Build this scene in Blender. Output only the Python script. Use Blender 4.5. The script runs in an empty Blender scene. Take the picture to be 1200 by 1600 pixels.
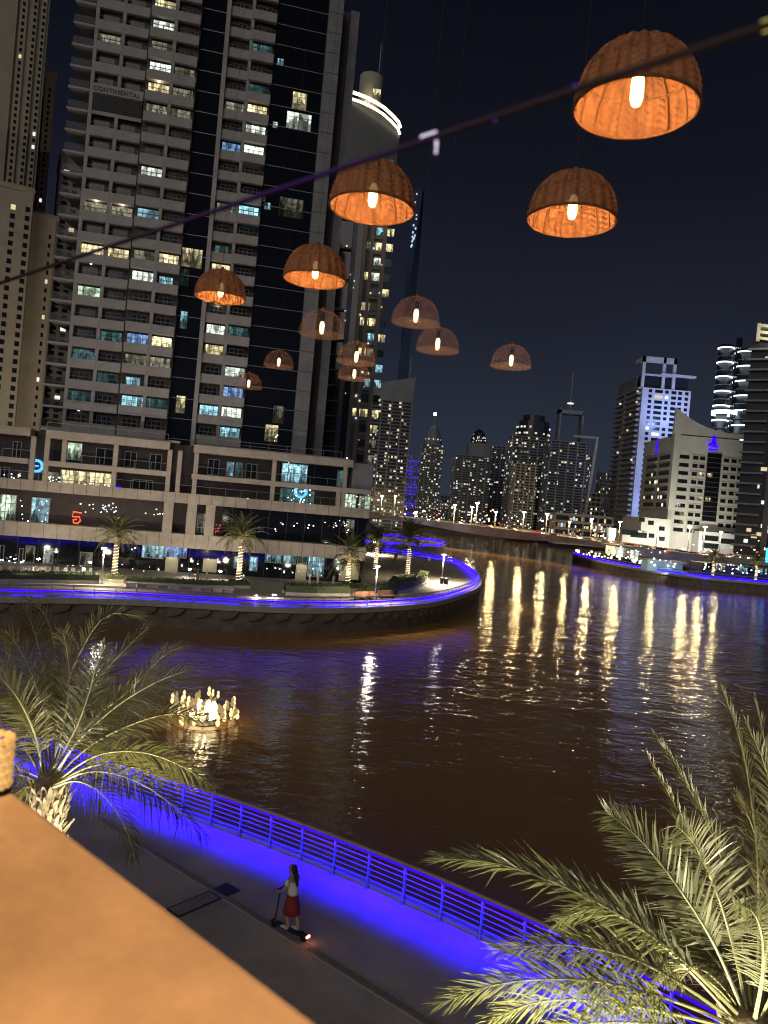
import bpy, bmesh, math, random
from math import sin, cos, pi, radians as rad
from mathutils import Vector, Matrix

RN = random.Random(11)
sc = bpy.context.scene
COL = sc.collection

# ------------------------------------------------------------------ camera
F, EYE, ROLL, PIT = 1200.0, 11.2, rad(5), math.atan(10/1200.0)
_c, _s, _cp, _sp = cos(ROLL), sin(ROLL), cos(PIT), sin(PIT)
_X, _Z, _F = Vector((1, 0, 0)), Vector((0, _sp, _cp)), Vector((0, _cp, -_sp))
_R, _U = _X*_c + _Z*_s, _Z*_c - _X*_s
EYEV = Vector((0, 0, EYE))


def ray(px, py):
    return _F + _R*((px-600)/F) + _U*((800-py)/F)


def at(px, py, D):
    d = ray(px, py)
    return EYEV + d*(D/d.y)


def at_z(px, py, z=0.0):
    d = ray(px, py)
    return EYEV + d*((z-EYE)/d.z)


cam_d = bpy.data.cameras.new('camera')
cam = bpy.data.objects.new('camera', cam_d)
COL.objects.link(cam)
cam.matrix_world = Matrix(((_R.x, _U.x, -_F.x, 0), (_R.y, _U.y, -_F.y, 0), (_R.z, _U.z, -_F.z, EYE), (0, 0, 0, 1)))
cam_d.sensor_fit = 'VERTICAL'
cam_d.sensor_height = 24
cam_d.lens = 24*F/1600
cam_d.clip_start = 0.05
cam_d.clip_end = 9000
cam_d.dof.use_dof = True
cam_d.dof.focus_distance = 60
cam_d.dof.aperture_fstop = 4.2
sc.camera = cam

# ------------------------------------------------------------------ night sky, city glow
world = bpy.data.worlds.new('World')
sc.world = world
world.use_nodes = True
wt = world.node_tree
wt.nodes.clear()
w_out = wt.nodes.new('ShaderNodeOutputWorld')
w_bg = wt.nodes.new('ShaderNodeBackground')
w_tc = wt.nodes.new('ShaderNodeTexCoord')
w_sep = wt.nodes.new('ShaderNodeSeparateXYZ')
w_ramp = wt.nodes.new('ShaderNodeValToRGB')
wt.links.new(w_tc.outputs['Generated'], w_sep.inputs[0])
wt.links.new(w_sep.outputs['Z'], w_ramp.inputs[0])
cr = w_ramp.color_ramp
for i, (p, c) in enumerate([(0.0, (.026, .031, .046, 1)), (.10, (.019, .024, .039, 1)), (.24, (.0108, .0132, .0225, 1)),
                            (.40, (.0052, .0063, .0112, 1)), (.60, (.0020, .0025, .0058, 1)), (1.0, (.001, .0016, .0045, 1))]):
    e = cr.elements[i] if i < 2 else cr.elements.new(p)
    e.position = p
    e.color = c
w_noise = wt.nodes.new('ShaderNodeTexNoise')
w_noise.inputs['Scale'].default_value = 2.2
w_noise.inputs['Detail'].default_value = 5
w_map = wt.nodes.new('ShaderNodeMapRange')
w_map.inputs['To Min'].default_value = .8
w_map.inputs['To Max'].default_value = 1.25
w_mul = wt.nodes.new('ShaderNodeVectorMath')
w_mul.operation = 'SCALE'
wt.links.new(w_tc.outputs['Generated'], w_noise.inputs['Vector'])
wt.links.new(w_noise.outputs[0], w_map.inputs['Value'])
wt.links.new(w_ramp.outputs[0], w_mul.inputs[0])
wt.links.new(w_map.outputs[0], w_mul.inputs['Scale'])
wt.links.new(w_mul.outputs[0], w_bg.inputs['Color'])
w_bg.inputs['Strength'].default_value = 1.18
wt.links.new(w_bg.outputs[0], w_out.inputs[0])

sun_d = bpy.data.lights.new('moon_and_city_glow', 'SUN')
sun_d.energy = 0.60
sun_d.angle = rad(50)
sun_d.color = (1.0, .94, .87)
sun = bpy.data.objects.new('moon_and_city_glow', sun_d)
COL.objects.link(sun)
sun.rotation_euler = Vector((.35, 1.0, -.42)).to_track_quat('-Z', 'Y').to_euler()

sc.view_settings.view_transform = 'Standard'
sc.view_settings.look = 'None'
sc.view_settings.exposure = 0
sc.view_settings.gamma = 1
sc.view_settings.use_curve_mapping = False
cy = sc.cycles
cy.use_denoising = True
try:
    cy.denoiser = 'OPENIMAGEDENOISE'
except Exception:
    pass
cy.max_bounces = 6
cy.diffuse_bounces = 2
cy.glossy_bounces = 3
cy.transmission_bounces = 4
cy.transparent_max_bounces = 12
cy.sample_clamp_indirect = 12
cy.caustics_reflective = False
cy.caustics_refractive = False
cy.use_light_tree = True
cy.filter_width = 1.15


# ------------------------------------------------------------------ helpers
def MAT(name, col, rough=.6, metal=0.0, nscale=0, namt=0, bscale=0, bstr=0, spec=.5, emit=None, es=0, stretch=None):
    m = bpy.data.materials.new(name)
    m.use_nodes = True
    nt = m.node_tree
    b = nt.nodes['Principled BSDF']
    b.inputs['Base Color'].default_value = (*col, 1)
    b.inputs['Roughness'].default_value = rough
    b.inputs['Metallic'].default_value = metal
    b.inputs['Specular IOR Level'].default_value = spec
    if emit:
        b.inputs['Emission Color'].default_value = (*emit, 1)
        b.inputs['Emission Strength'].default_value = es
    if nscale or bscale:
        tc = nt.nodes.new('ShaderNodeTexCoord')
        mp = nt.nodes.new('ShaderNodeMapping')
        nt.links.new(tc.outputs['Object'], mp.inputs[0])
        if stretch:
            mp.inputs['Scale'].default_value = stretch
    if nscale:
        n = nt.nodes.new('ShaderNodeTexNoise')
        n.inputs['Scale'].default_value = nscale
        n.inputs['Detail'].default_value = 6
        n.inputs['Roughness'].default_value = .65
        nt.links.new(mp.outputs[0], n.inputs['Vector'])
        r = nt.nodes.new('ShaderNodeValToRGB')
        r.color_ramp.elements[0].position = .3
        r.color_ramp.elements[1].position = .7
        r.color_ramp.elements[0].color = (*[c*(1-namt) for c in col], 1)
        r.color_ramp.elements[1].color = (*[min(1, c*(1+namt)) for c in col], 1)
        nt.links.new(n.outputs[0], r.inputs[0])
        nt.links.new(r.outputs[0], b.inputs['Base Color'])
    if bscale:
        n = nt.nodes.new('ShaderNodeTexNoise')
        n.inputs['Scale'].default_value = bscale
        n.inputs['Detail'].default_value = 4
        nt.links.new(mp.outputs[0], n.inputs['Vector'])
        bm = nt.nodes.new('ShaderNodeBump')
        bm.inputs['Strength'].default_value = bstr
        bm.inputs['Distance'].default_value = .02
        nt.links.new(n.outputs[0], bm.inputs['Height'])
        nt.links.new(bm.outputs[0], b.inputs['Normal'])
    m.cycles.emission_sampling = 'NONE'
    return m


def GLOW(name, col, s, sampled=False):
    m = bpy.data.materials.new(name)
    m.use_nodes = True
    nt = m.node_tree
    nt.nodes.clear()
    o = nt.nodes.new('ShaderNodeOutputMaterial')
    e = nt.nodes.new('ShaderNodeEmission')
    e.inputs[0].default_value = (*col, 1)
    e.inputs[1].default_value = s
    nt.links.new(e.outputs[0], o.inputs[0])
    m.cycles.emission_sampling = 'AUTO' if sampled else 'NONE'
    return m


def ROOM(name, col, s, dark=.25, scale=1.6):
    """a lit room seen through its window: curtains, furniture and ceiling light vary from room to room"""
    m = bpy.data.materials.new(name)
    m.use_nodes = True
    nt = m.node_tree
    nt.nodes.clear()
    L = nt.links.new
    o = nt.nodes.new('ShaderNodeOutputMaterial')
    e = nt.nodes.new('ShaderNodeEmission')
    tc = nt.nodes.new('ShaderNodeTexCoord')
    oi = nt.nodes.new('ShaderNodeObjectInfo')
    off = nt.nodes.new('ShaderNodeVectorMath')
    off.operation = 'MULTIPLY_ADD'
    off.inputs[1].default_value = (1, 1, 1)
    cmb = nt.nodes.new('ShaderNodeMath')
    cmb.operation = 'MULTIPLY'
    cmb.inputs[1].default_value = 57
    L(oi.outputs['Random'], cmb.inputs[0])
    L(tc.outputs['Object'], off.inputs[0])
    L(cmb.outputs[0], off.inputs[2])
    sep = nt.nodes.new('ShaderNodeVectorMath')
    sep.operation = 'MULTIPLY'
    sep.inputs[1].default_value = (1.0, 1, .22)
    L(off.outputs[0], sep.inputs[0])
    n1 = nt.nodes.new('ShaderNodeTexVoronoi')
    n1.inputs['Scale'].default_value = scale
    n1.distance = 'CHEBYCHEV'
    L(sep.outputs[0], n1.inputs['Vector'])
    n2 = nt.nodes.new('ShaderNodeTexNoise')
    n2.inputs['Scale'].default_value = scale*1.5
    n2.inputs['Detail'].default_value = 3
    L(off.outputs[0], n2.inputs['Vector'])
    sepc = nt.nodes.new('ShaderNodeSeparateColor')
    L(n1.outputs['Color'], sepc.inputs[0])
    r1 = nt.nodes.new('ShaderNodeMapRange')
    r1.inputs['From Min'].default_value = .2
    r1.inputs['From Max'].default_value = .6
    r1.inputs['To Min'].default_value = dark
    L(sepc.outputs[0], r1.inputs['Value'])
    r2 = nt.nodes.new('ShaderNodeMapRange')
    r2.inputs['From Min'].default_value = .35
    r2.inputs['From Max'].default_value = .6
    r2.inputs['To Min'].default_value = .45
    r2.inputs['To Max'].default_value = 1.2
    L(n2.outputs[0], r2.inputs['Value'])
    mu = nt.nodes.new('ShaderNodeMath')
    mu.operation = 'MULTIPLY'
    L(r1.outputs[0], mu.inputs[0])
    L(r2.outputs[0], mu.inputs[1])
    rs = nt.nodes.new('ShaderNodeMapRange')
    rs.inputs['To Min'].default_value = .55*s
    rs.inputs['To Max'].default_value = 1.3*s
    L(oi.outputs['Random'], rs.inputs['Value'])
    mu2 = nt.nodes.new('ShaderNodeMath')
    mu2.operation = 'MULTIPLY'
    L(mu.outputs[0], mu2.inputs[0])
    L(rs.outputs[0], mu2.inputs[1])
    e.inputs[0].default_value = (*col, 1)
    L(mu2.outputs[0], e.inputs[1])
    # furniture silhouettes low in the room, a brighter ceiling
    sx = nt.nodes.new('ShaderNodeSeparateXYZ')
    L(tc.outputs['Object'], sx.inputs[0])
    nb = nt.nodes.new('ShaderNodeTexNoise')
    nb.inputs['Scale'].default_value = 1.9
    nb.inputs['Detail'].default_value = 1
    fl_ = nt.nodes.new('ShaderNodeVectorMath')
    fl_.operation = 'MULTIPLY'
    fl_.inputs[1].default_value = (1, 1, .12)
    L(off.outputs[0], fl_.inputs[0])
    L(fl_.outputs[0], nb.inputs['Vector'])
    hgt = nt.nodes.new('ShaderNodeMapRange')
    hgt.inputs['From Min'].default_value = .38
    hgt.inputs['From Max'].default_value = .68
    hgt.inputs['To Min'].default_value = -.4
    hgt.inputs['To Max'].default_value = 1.5
    L(nb.outputs[0], hgt.inputs['Value'])
    sub = nt.nodes.new('ShaderNodeMath')
    sub.operation = 'SUBTRACT'
    L(sx.outputs['Z'], sub.inputs[0])
    L(hgt.outputs[0], sub.inputs[1])
    st = nt.nodes.new('ShaderNodeMapRange')
    st.inputs['From Min'].default_value = -.08
    st.inputs['From Max'].default_value = .08
    st.inputs['To Min'].default_value = .22
    L(sub.outputs[0], st.inputs['Value'])
    tp_ = nt.nodes.new('ShaderNodeMapRange')
    tp_.inputs['From Min'].default_value = .3
    tp_.inputs['From Max'].default_value = 2.2
    tp_.inputs['To Min'].default_value = .75
    tp_.inputs['To Max'].default_value = 1.35
    L(sx.outputs['Z'], tp_.inputs['Value'])
    m3 = nt.nodes.new('ShaderNodeMath')
    m3.operation = 'MULTIPLY'
    L(st.outputs[0], m3.inputs[0])
    L(tp_.outputs[0], m3.inputs[1])
    m4 = nt.nodes.new('ShaderNodeMath')
    m4.operation = 'MULTIPLY'
    L(m3.outputs[0], m4.inputs[0])
    L(mu2.outputs[0], m4.inputs[1])
    L(m4.outputs[0], e.inputs[1])
    L(e.outputs[0], o.inputs[0])
    m.cycles.emission_sampling = 'NONE'
    return m


class MB:
    def __init__(s):
        s.v, s.f, s.m = [], [], []

    def face(s, pts, mi=0):
        n = len(s.v)
        s.v += [tuple(p) for p in pts]
        s.f.append(tuple(range(n, n+len(pts))))
        s.m.append(mi)

    def box(s, x0, x1, y0, y1, z0, z1, mi=0):
        n = len(s.v)
        s.v += [(x0, y0, z0), (x1, y0, z0), (x1, y1, z0), (x0, y1, z0), (x0, y0, z1), (x1, y0, z1), (x1, y1, z1), (x0, y1, z1)]
        for q in ((3, 2, 1, 0), (4, 5, 6, 7), (0, 1, 5, 4), (1, 2, 6, 5), (2, 3, 7, 6), (3, 0, 4, 7)):
            s.f.append(tuple(n+i for i in q))
            s.m.append(mi)
        return s

    def prism(s, poly, z0, z1, mi=0):
        """poly: ccw list of (x,y)"""
        n, k = len(s.v), len(poly)
        s.v += [(p[0], p[1], z0) for p in poly] + [(p[0], p[1], z1) for p in poly]
        s.f += [tuple(n+i for i in reversed(range(k))), tuple(n+k+i for i in range(k))]
        s.m += [mi, mi]
        for i in range(k):
            j = (i+1) % k
            s.f.append((n+i, n+j, n+k+j, n+k+i))
            s.m.append(mi)
        return s

    def slab(s, poly, y0, y1, mi=0):
        """poly: list of (x,z), extruded in y"""
        n, k = len(s.v), len(poly)
        s.v += [(p[0], y0, p[1]) for p in poly] + [(p[0], y1, p[1]) for p in poly]
        s.f += [tuple(n+i for i in range(k)), tuple(n+k+i for i in reversed(range(k)))]
        s.m += [mi, mi]
        for i in range(k):
            j = (i+1) % k
            s.f.append((n+j, n+i, n+k+i, n+k+j))
            s.m.append(mi)
        return s

    def tube(s, pts, r, seg=6, mi=0, cap=True):
        pts = [Vector(p) for p in pts]
        rs = r if isinstance(r, (list, tuple)) else [r]*len(pts)
        n0 = len(s.v)
        for i, p in enumerate(pts):
            t = (pts[min(i+1, len(pts)-1)]-pts[max(i-1, 0)])
            t = t.normalized() if t.length > 1e-9 else Vector((0, 0, 1))
            a = t.cross(Vector((0, 0, 1)))
            if a.length < .05:
                a = t.cross(Vector((0, 1, 0)))
            a.normalize()
            b = t.cross(a)
            for k in range(seg):
                th = 2*pi*k/seg
                s.v.append(tuple(p+(a*cos(th)+b*sin(th))*rs[i]))
        for i in range(len(pts)-1):
            for k in range(seg):
                k2 = (k+1) % seg
                s.f.append((n0+i*seg+k, n0+i*seg+k2, n0+(i+1)*seg+k2, n0+(i+1)*seg+k))
                s.m.append(mi)
        if cap:
            s.f.append(tuple(n0+k for k in reversed(range(seg))))
            s.f.append(tuple(n0+(len(pts)-1)*seg+k for k in range(seg)))
            s.m += [mi, mi]
        return s

    def lathe(s, prof, seg=16, c=(0, 0, 0), mi=0):
        n0 = len(s.v)
        for (r, z) in prof:
            for k in range(seg):
                th = 2*pi*k/seg
                s.v.append((c[0]+r*cos(th), c[1]+r*sin(th), c[2]+z))
        for i in range(len(prof)-1):
            for k in range(seg):
                k2 = (k+1) % seg
                s.f.append((n0+i*seg+k, n0+i*seg+k2, n0+(i+1)*seg+k2, n0+(i+1)*seg+k))
                s.m.append(mi)
        return s

    def mesh(s, name, mats):
        me = bpy.data.meshes.new(name)
        me.from_pydata(s.v, [], s.f)
        for m in (mats if isinstance(mats, (list, tuple)) else [mats]):
            me.materials.append(m)
        me.polygons.foreach_set('material_index', s.m)
        me.update()
        return me

    def build(s, name, mats, parent=None, smooth=False, loc=(0, 0, 0)):
        me = s.mesh(name, mats)
        if smooth:
            me.polygons.foreach_set('use_smooth', [True]*len(me.polygons))
        return link(name, me, parent, loc)


def link(name, data, parent=None, loc=(0, 0, 0), rotz=0, kind=None):
    o = bpy.data.objects.new(name, data)
    COL.objects.link(o)
    o.location = loc
    if rotz:
        o.rotation_euler = (0, 0, rotz)
    if parent is not None:
        o.parent = parent
    if kind:
        o['kind'] = kind
    return o


def tag(o, label, cat, group=None, kind=None):
    o['label'] = label
    o['category'] = cat
    if group:
        o['group'] = group
    if kind:
        o['kind'] = kind
    return o


def thing(name, label, cat, loc=(0, 0, 0), rotz=0, group=None):
    o = link(name, None, None, loc, rotz)
    o.empty_display_size = .5
    return tag(o, label, cat, group)


def kids(o):
    return [c for c in o.children]


def copy_tree(o, parent=None):
    c = o.copy()
    COL.objects.link(c)
    if parent is not None:
        c.parent = parent
    for ch in kids(o):
        copy_tree(ch, c)
    return c


def lamp(name, kind, loc, energy, col, parent=None, aim=None, radius=.1, spot=120, blend=.6, sx=.1, sy=.1, spread=180):
    d = bpy.data.lights.new(name, kind)
    d.energy = energy
    d.color = col
    if kind == 'SPOT':
        d.spot_size = rad(spot)
        d.spot_blend = blend
        d.shadow_soft_size = radius
    elif kind == 'POINT':
        d.shadow_soft_size = radius
    elif kind == 'AREA':
        d.shape = 'RECTANGLE'
        d.size, d.size_y = sx, sy
        d.spread = rad(spread)
    o = bpy.data.objects.new(name, d)
    COL.objects.link(o)
    if aim is not None:
        o.rotation_euler = Vector(aim).to_track_quat('-Z', 'Y').to_euler()
    if parent is not None:
        o.parent = parent
    o.location = loc
    return o


class Frame:
    """a vertical facade plane: local x runs along it, local y away from the camera"""
    def __init__(s, px, D, ang=0.0):
        p = at(px, 800, D)
        s.o = Vector((p.x, p.y, 0))
        s.a = ang
        s.u = Vector((cos(ang), sin(ang), 0))
        s.n = Vector((-sin(ang), cos(ang), 0))

    def hit(s, px, py, yl=0.0):
        d = ray(px, py)
        t = (yl-(EYEV-s.o).dot(s.n))/d.dot(s.n)
        p = EYEV+d*t
        return (p-s.o).dot(s.u), p.z

    def w(s, x, y, z):
        return s.o+s.u*x+s.n*y+Vector((0, 0, z))


def along(pts, step, start=0.0):
    """points every STEP metres on a polyline with their directions"""
    out, need = [], start
    for a, b in zip(pts, pts[1:]):
        a, b = Vector(a), Vector(b)
        L = (b-a).length
        d = (b-a)/L
        t = need
        while t < L:
            out.append((a+d*t, d))
            t += step
        need = t-L
    return out


def smooth_line(pts, n=6):
    P = [Vector(p) for p in pts]
    out = []
    for i in range(len(P)-1):
        p0, p1, p2, p3 = P[max(i-1, 0)], P[i], P[i+1], P[min(i+2, len(P)-1)]
        for k in range(n):
            t = k/n
            out.append(.5*((2*p1)+(p2-p0)*t+(2*p0-5*p1+4*p2-p3)*t*t+(3*p1-p0-3*p2+p3)*t**3))
    out.append(P[-1])
    return out


# ------------------------------------------------------------------ materials
M = {}
M['concrete'] = MAT('pale_render', (.34, .32, .30), .75, nscale=.35, namt=.22, bscale=3, bstr=.2)
M['concrete_d'] = MAT('grey_render', (.20, .20, .20), .7, nscale=.3, namt=.25)
M['stone'] = MAT('stone_cladding', (.40, .35, .28), .6, nscale=.9, namt=.18, bscale=6, bstr=.2)
M['joint'] = MAT('dark_joint', (.08, .07, .06), .8)
M['darkwall'] = MAT('dark_brown_wall', (.045, .033, .028), .6, nscale=.8, namt=.3)
M['glass'] = MAT('dark_glass', (.008, .010, .014), .06, spec=.6, bscale=.35, bstr=.25)
M['glass_soft'] = MAT('tinted_glass', (.015, .018, .022), .12, spec=.6)
M['frame'] = MAT('pale_window_frame', (.34, .33, .30), .4)
M['frame_g'] = MAT('grey_window_frame', (.15, .15, .145), .5)
M['rail'] = MAT('steel_rail', (.35, .35, .35), .35, metal=.6)
M['beige'] = MAT('beige_render', (.37, .32, .24), .8, nscale=.2, namt=.15)
M['beige2'] = MAT('sand_render', (.42, .39, .31), .8, nscale=.25, namt=.12)
M['hotel'] = MAT('hotel_render', (.54, .53, .48), .8, nscale=.25, namt=.10)
M['white'] = MAT('white_render', (.62, .62, .62), .7, nscale=.2, namt=.1)
M['far'] = MAT('far_grey_render', (.19, .20, .225), .7, nscale=.08, namt=.3)
M['far_d'] = MAT('far_dark_glass', (.02, .024, .03), .3, spec=.5)
M['far_w'] = MAT('far_window_glass', (.012, .014, .018), .2)
M['pave'] = MAT('paving', (.27, .24, .20), .65, nscale=.7, namt=.25, bscale=9, bstr=.2)
M['pave2'] = MAT('near_paving', (.45, .395, .33), .6, nscale=.35, namt=.32, bscale=14, bstr=.25)
M['quay'] = MAT('quay_wall', (.15, .12, .09), .8, nscale=.8, namt=.4, bscale=4, bstr=.5)
M['coping'] = MAT('coping_stone', (.40, .36, .30), .6, nscale=1.2, namt=.2)
M['ground'] = MAT('city_ground', (.09, .085, .08), .85, nscale=.05, namt=.3)
M['bridge'] = MAT('bridge_concrete', (.25, .24, .23), .75, nscale=.15, namt=.25)
M['asphalt'] = MAT('asphalt', (.05, .05, .05), .8, nscale=1, namt=.2)
M['leaf'] = MAT('palm_leaf', (.115, .135, .050), .45, nscale=2.5, namt=.35)
M['leaf_d'] = MAT('palm_leaf_dark', (.060, .080, .035), .5, nscale=2.5, namt=.35)
M['rachis'] = MAT('palm_rachis', (.30, .28, .13), .5)
M['bark'] = MAT('palm_bark', (.24, .18, .11), .85, nscale=7, namt=.5, bscale=14, bstr=.9)
M['hedge'] = MAT('hedge_leaf', (.05, .075, .025), .7, nscale=6, namt=.5, bscale=16, bstr=1.0)
M['timber'] = MAT('bench_timber', (.26, .11, .05), .5, nscale=5, namt=.25)
M['iron'] = MAT('dark_iron', (.03, .03, .032), .45, metal=.5)
M['pole'] = MAT('grey_pole', (.40, .40, .40), .4, metal=.4)
M['black'] = MAT('black_plastic', (.012, .012, .012), .5)
M['railpost'] = MAT('painted_railing', (.22, .22, .24), .45, nscale=3, namt=.1)
M['railcap'] = MAT('railing_cap', (.42, .33, .27), .4, nscale=2, namt=.15)

LED = (.012, .0, 1.0)
M['led'] = GLOW('blue_led', LED, 7.0, True)
M['neon_blue'] = GLOW('blue_sign_glow', (.03, .0, 1.0), 1.6)
M['ringwhite'] = GLOW('cool_ring_light', (.78, .88, 1.0), 3.2)
M['crown'] = GLOW('warm_crown_light', (1.0, .86, .55), 3.0)
M['bulbw'] = GLOW('white_lamp_head', (1.0, .93, .80), 160, True)
M['bulby'] = GLOW('sodium_lamp_head', (1.0, .70, .30), 1000, True)
M['bulbs'] = GLOW('small_warm_light', (1.0, .75, .40), 5)
M['bulbc'] = GLOW('small_cool_light', (.8, .92, 1.0), 5)
M['red'] = GLOW('red_light', (1.0, .12, .04), 2.2)
M['redw'] = GLOW('bright_red_tail', (1.0, .35, .22), 8)
M['string'] = GLOW('trunk_light_string', (1.0, .86, .56), 4.5, True)
M['sparkle'] = GLOW('shop_light', (1.0, .95, .85), 4)
LIT = {'Y': ROOM('warm_room', (1.0, .86, .46), 1.35), 'W': ROOM('white_room', (.90, 1.0, .86), 1.25),
       'C': ROOM('cyan_room', (.42, .82, .95), 1.0), 'B': ROOM('blue_room', (.30, .52, 1.0), .95),
       'D': ROOM('dim_room', (.75, .72, .50), .30), 'T': ROOM('teal_room', (.20, .48, .48), .25),
       'G': ROOM('pale_green_room', (.72, .95, .68), .9)}
FARW = [GLOW('far_window_warm', (1.0, .82, .48), .8), GLOW('far_window_white', (1.0, .97, .85), 1.1),
        GLOW('far_window_cool', (.62, .82, 1.0), .9), GLOW('far_window_dim', (.9, .8, .6), .28)]
FARB = GLOW('far_window_blue', (.06, .03, 1.0), 1.1)

# ------------------------------------------------------------------ setting: water, ground, quays
WZ = -2.6
mw = MAT('canal_water', (.37, .195, .062), .065, spec=.5)  # brown stands for the interior's reflection, put into the water colour
nt = mw.node_tree
b = nt.nodes['Principled BSDF']
b.inputs['IOR'].default_value = 1.33
tc = nt.nodes.new('ShaderNodeTexCoord')


def wnoise(scale, sx, sy, rot, det, rough=.55):
    mp = nt.nodes.new('ShaderNodeMapping')
    mp.inputs['Scale'].default_value = (sx, sy, 1)
    mp.inputs['Rotation'].default_value = (0, 0, rot)
    n = nt.nodes.new('ShaderNodeTexNoise')
    n.inputs['Scale'].default_value = scale
    n.inputs['Detail'].default_value = det
    n.inputs['Roughness'].default_value = rough
    nt.links.new(tc.outputs['Object'], mp.inputs[0])
    nt.links.new(mp.outputs[0], n.inputs['Vector'])
    return n


n1 = wnoise(1.1, .55, 1.0, .35, 3)
n2 = wnoise(.16, .6, 1.0, .2, 2)
n3 = wnoise(3.4, .6, 1.0, -.2, 2)
a1 = nt.nodes.new('ShaderNodeMath')
a1.operation = 'MULTIPLY_ADD'
a1.inputs[1].default_value = 3.0
nt.links.new(n2.outputs[0], a1.inputs[0])
nt.links.new(n1.outputs[0], a1.inputs[2])
a2 = nt.nodes.new('ShaderNodeMath')
a2.operation = 'MULTIPLY_ADD'
a2.inputs[1].default_value = .22
nt.links.new(n3.outputs[0], a2.inputs[0])
nt.links.new(a1.outputs[0], a2.inputs[2])
bm_ = nt.nodes.new('ShaderNodeBump')
bm_.inputs['Strength'].default_value = 1.0
bm_.inputs['Distance'].default_value = .08
nt.links.new(a2.outputs[0], bm_.inputs['Height'])
nt.links.new(bm_.outputs[0], b.inputs['Normal'])
q = MB()
q.face([(-1500, -60, WZ), (2500, -60, WZ), (2500, 1400, WZ), (-1500, 1400, WZ)])
link('water', q.mesh('water', mw), kind='structure')


def ground(name, poly, z=0.0, mat='pave', depth=4.0, wall='quay'):
    k = MB()
    k.prism([(p[0], p[1]) for p in poly], z-depth, z)
    k.m = [1]*len(k.m)
    k.m[1] = 0
    return link(name, k.mesh(name, [M[mat], M[wall]]), kind='structure')


# near promenade
fence_top = [(-40, 45.4), (-24, 36.4), (-14.9, 31.0), (-9.8, 28.2), (-5.0, 25.7), (-1.7, 23.8), (1.2, 21.9), (3.4, 20.3), (4.9, 19.1), (6.7, 17.5), (8.3, 16.0), (11.2, 13.0), (15, 8.5), (19, 2)]
FEN = smooth_line([(x, y, 0) for x, y in fence_top], 4)
ground('promenade', [(-45, -8), (24, -8), (24, -1)] + [(p.x+.25*.5, p.y+.25) for p in reversed(FEN)] + [(-45, 48)], 0, 'pave2')

# peninsula
pen_px = [(0, 932), (100, 934), (200, 937), (300, 942), (400, 948), (500, 950.5), (600, 948), (680, 940), (730, 925.5), (748, 914.5), (746, 901), (715, 880), (660, 869), (600, 861)]
pen_edge = [at_z(*p) for p in pen_px]
pen_edge = [Vector((-75, 52, 0)), Vector((-52, 62.5, 0))] + pen_edge
PEN = smooth_line(pen_edge, 5)
ground('peninsula', [(p.x, p.y) for p in PEN] + [(-30, 205), (-160, 420), (-700, 420), (-700, 52)], 0, 'pave')

# small island behind
isl_px = [(560, 848), (600, 850), (640, 853), (680, 855), (693, 853.5), (694, 850), (670, 845), (600, 838)]
ISL = smooth_line([at_z(*p) for p in isl_px], 4)
ground('islet', [(p.x, p.y) for p in ISL] + [(-45, 330), (-45, 250)], 0, 'pave')

# far bank with the other promenade
far_px = [(895, 865.5), (930, 875), (960, 881.5), (1000, 888.5), (1060, 898), (1130, 905.5), (1200, 912)]
far_edge = [at_z(*p) for p in far_px]
FAR = smooth_line(far_edge + [Vector((130, 188, 0)), Vector((220, 175, 0))], 4)
ground('far_bank', [(-700, 425), (-40, 425), (0, 440), (60, 470), (110, 480), (135, 400), (90, 320)] + [(p.x, p.y) for p in FAR]
       + [(600, 150), (4000, 150), (4000, 6000), (-3000, 6000), (-3000, 425)], 0, 'ground')


# ------------------------------------------------------------------ railings with blue LED strips
def railing(name, label, cat, line, step, bars, h, led_z, power, seg_len, bar_r=.016, inward=1, spread=110, start=.3, view=None, fins=True, ledr=.02, tilt=.55, glow=0):
    c = line[len(line)//2]
    t = thing(name, label, cat, (c.x, c.y, 0))
    off = -Vector((c.x, c.y, 0))
    loc = [p+off for p in line]
    pm = MB()
    if fins:
        pm.slab([(-.06, 0), (.10, 0), (.07, .5), (.05, h-.05), (-.05, h-.05), (-.02, .5)], -.025, .025)
        pm.box(-.1, .14, -.06, .06, 0, .02)
    else:
        pm.box(-.03, .03, -.03, .03, 0, h-.03)
    me = pm.mesh('post', M['railpost'])
    for p, d in along(loc, step, start):
        if view and not view(p-off):
            continue
        link('post', me, t, p, math.atan2(d.y, d.x)+pi/2*inward)
    for k in range(bars):
        z = .12+(h-.22)*k/max(1, bars-1) if bars > 1 else h*.5
        k_ = MB()
        k_.tube([p+Vector((0, 0, z)) for p in loc], bar_r, 5)
        k_.build('bar', M['railpost'], t, True)
    k_ = MB()
    k_.tube([p+Vector((0, 0, h)) for p in loc], .05, 8)
    k_.build('handrail', M['railcap'], t, True)
    k_ = MB()
    k_.tube([p+Vector((0, 0, led_z)) for p in loc], ledr, 4)
    k_.build('led_strip', M['led'], t)
    for p, d in along(loc, seg_len, seg_len/2):
        if view and not view(p-off):
            continue
        inn = Vector((d.y, -d.x, 0))*inward
        l = lamp('led_light', 'AREA', p+Vector((0, 0, led_z))+inn*.12, power*seg_len, LED, t, inn*tilt-Vector((0, 0, 1)), sx=seg_len*.98, sy=.04, spread=spread)
        zq = (inn*tilt-Vector((0, 0, 1))).normalized()
        xq = d.copy()
        yq = (-zq).cross(xq)
        l.rotation_euler = Matrix((xq, yq, -zq)).transposed().to_euler()
        if glow:
            l2 = lamp('led_light', 'AREA', p+Vector((0, 0, led_z-.02))+inn*.10, glow*seg_len, LED, t, None, sx=seg_len*.98, sy=.03, spread=120)
            zq = (-inn*.35-Vector((0, 0, 1))).normalized()
            yq = (-zq).cross(xq)
            l2.rotation_euler = Matrix((xq, yq, -zq)).transposed().to_euler()
    return t


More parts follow.
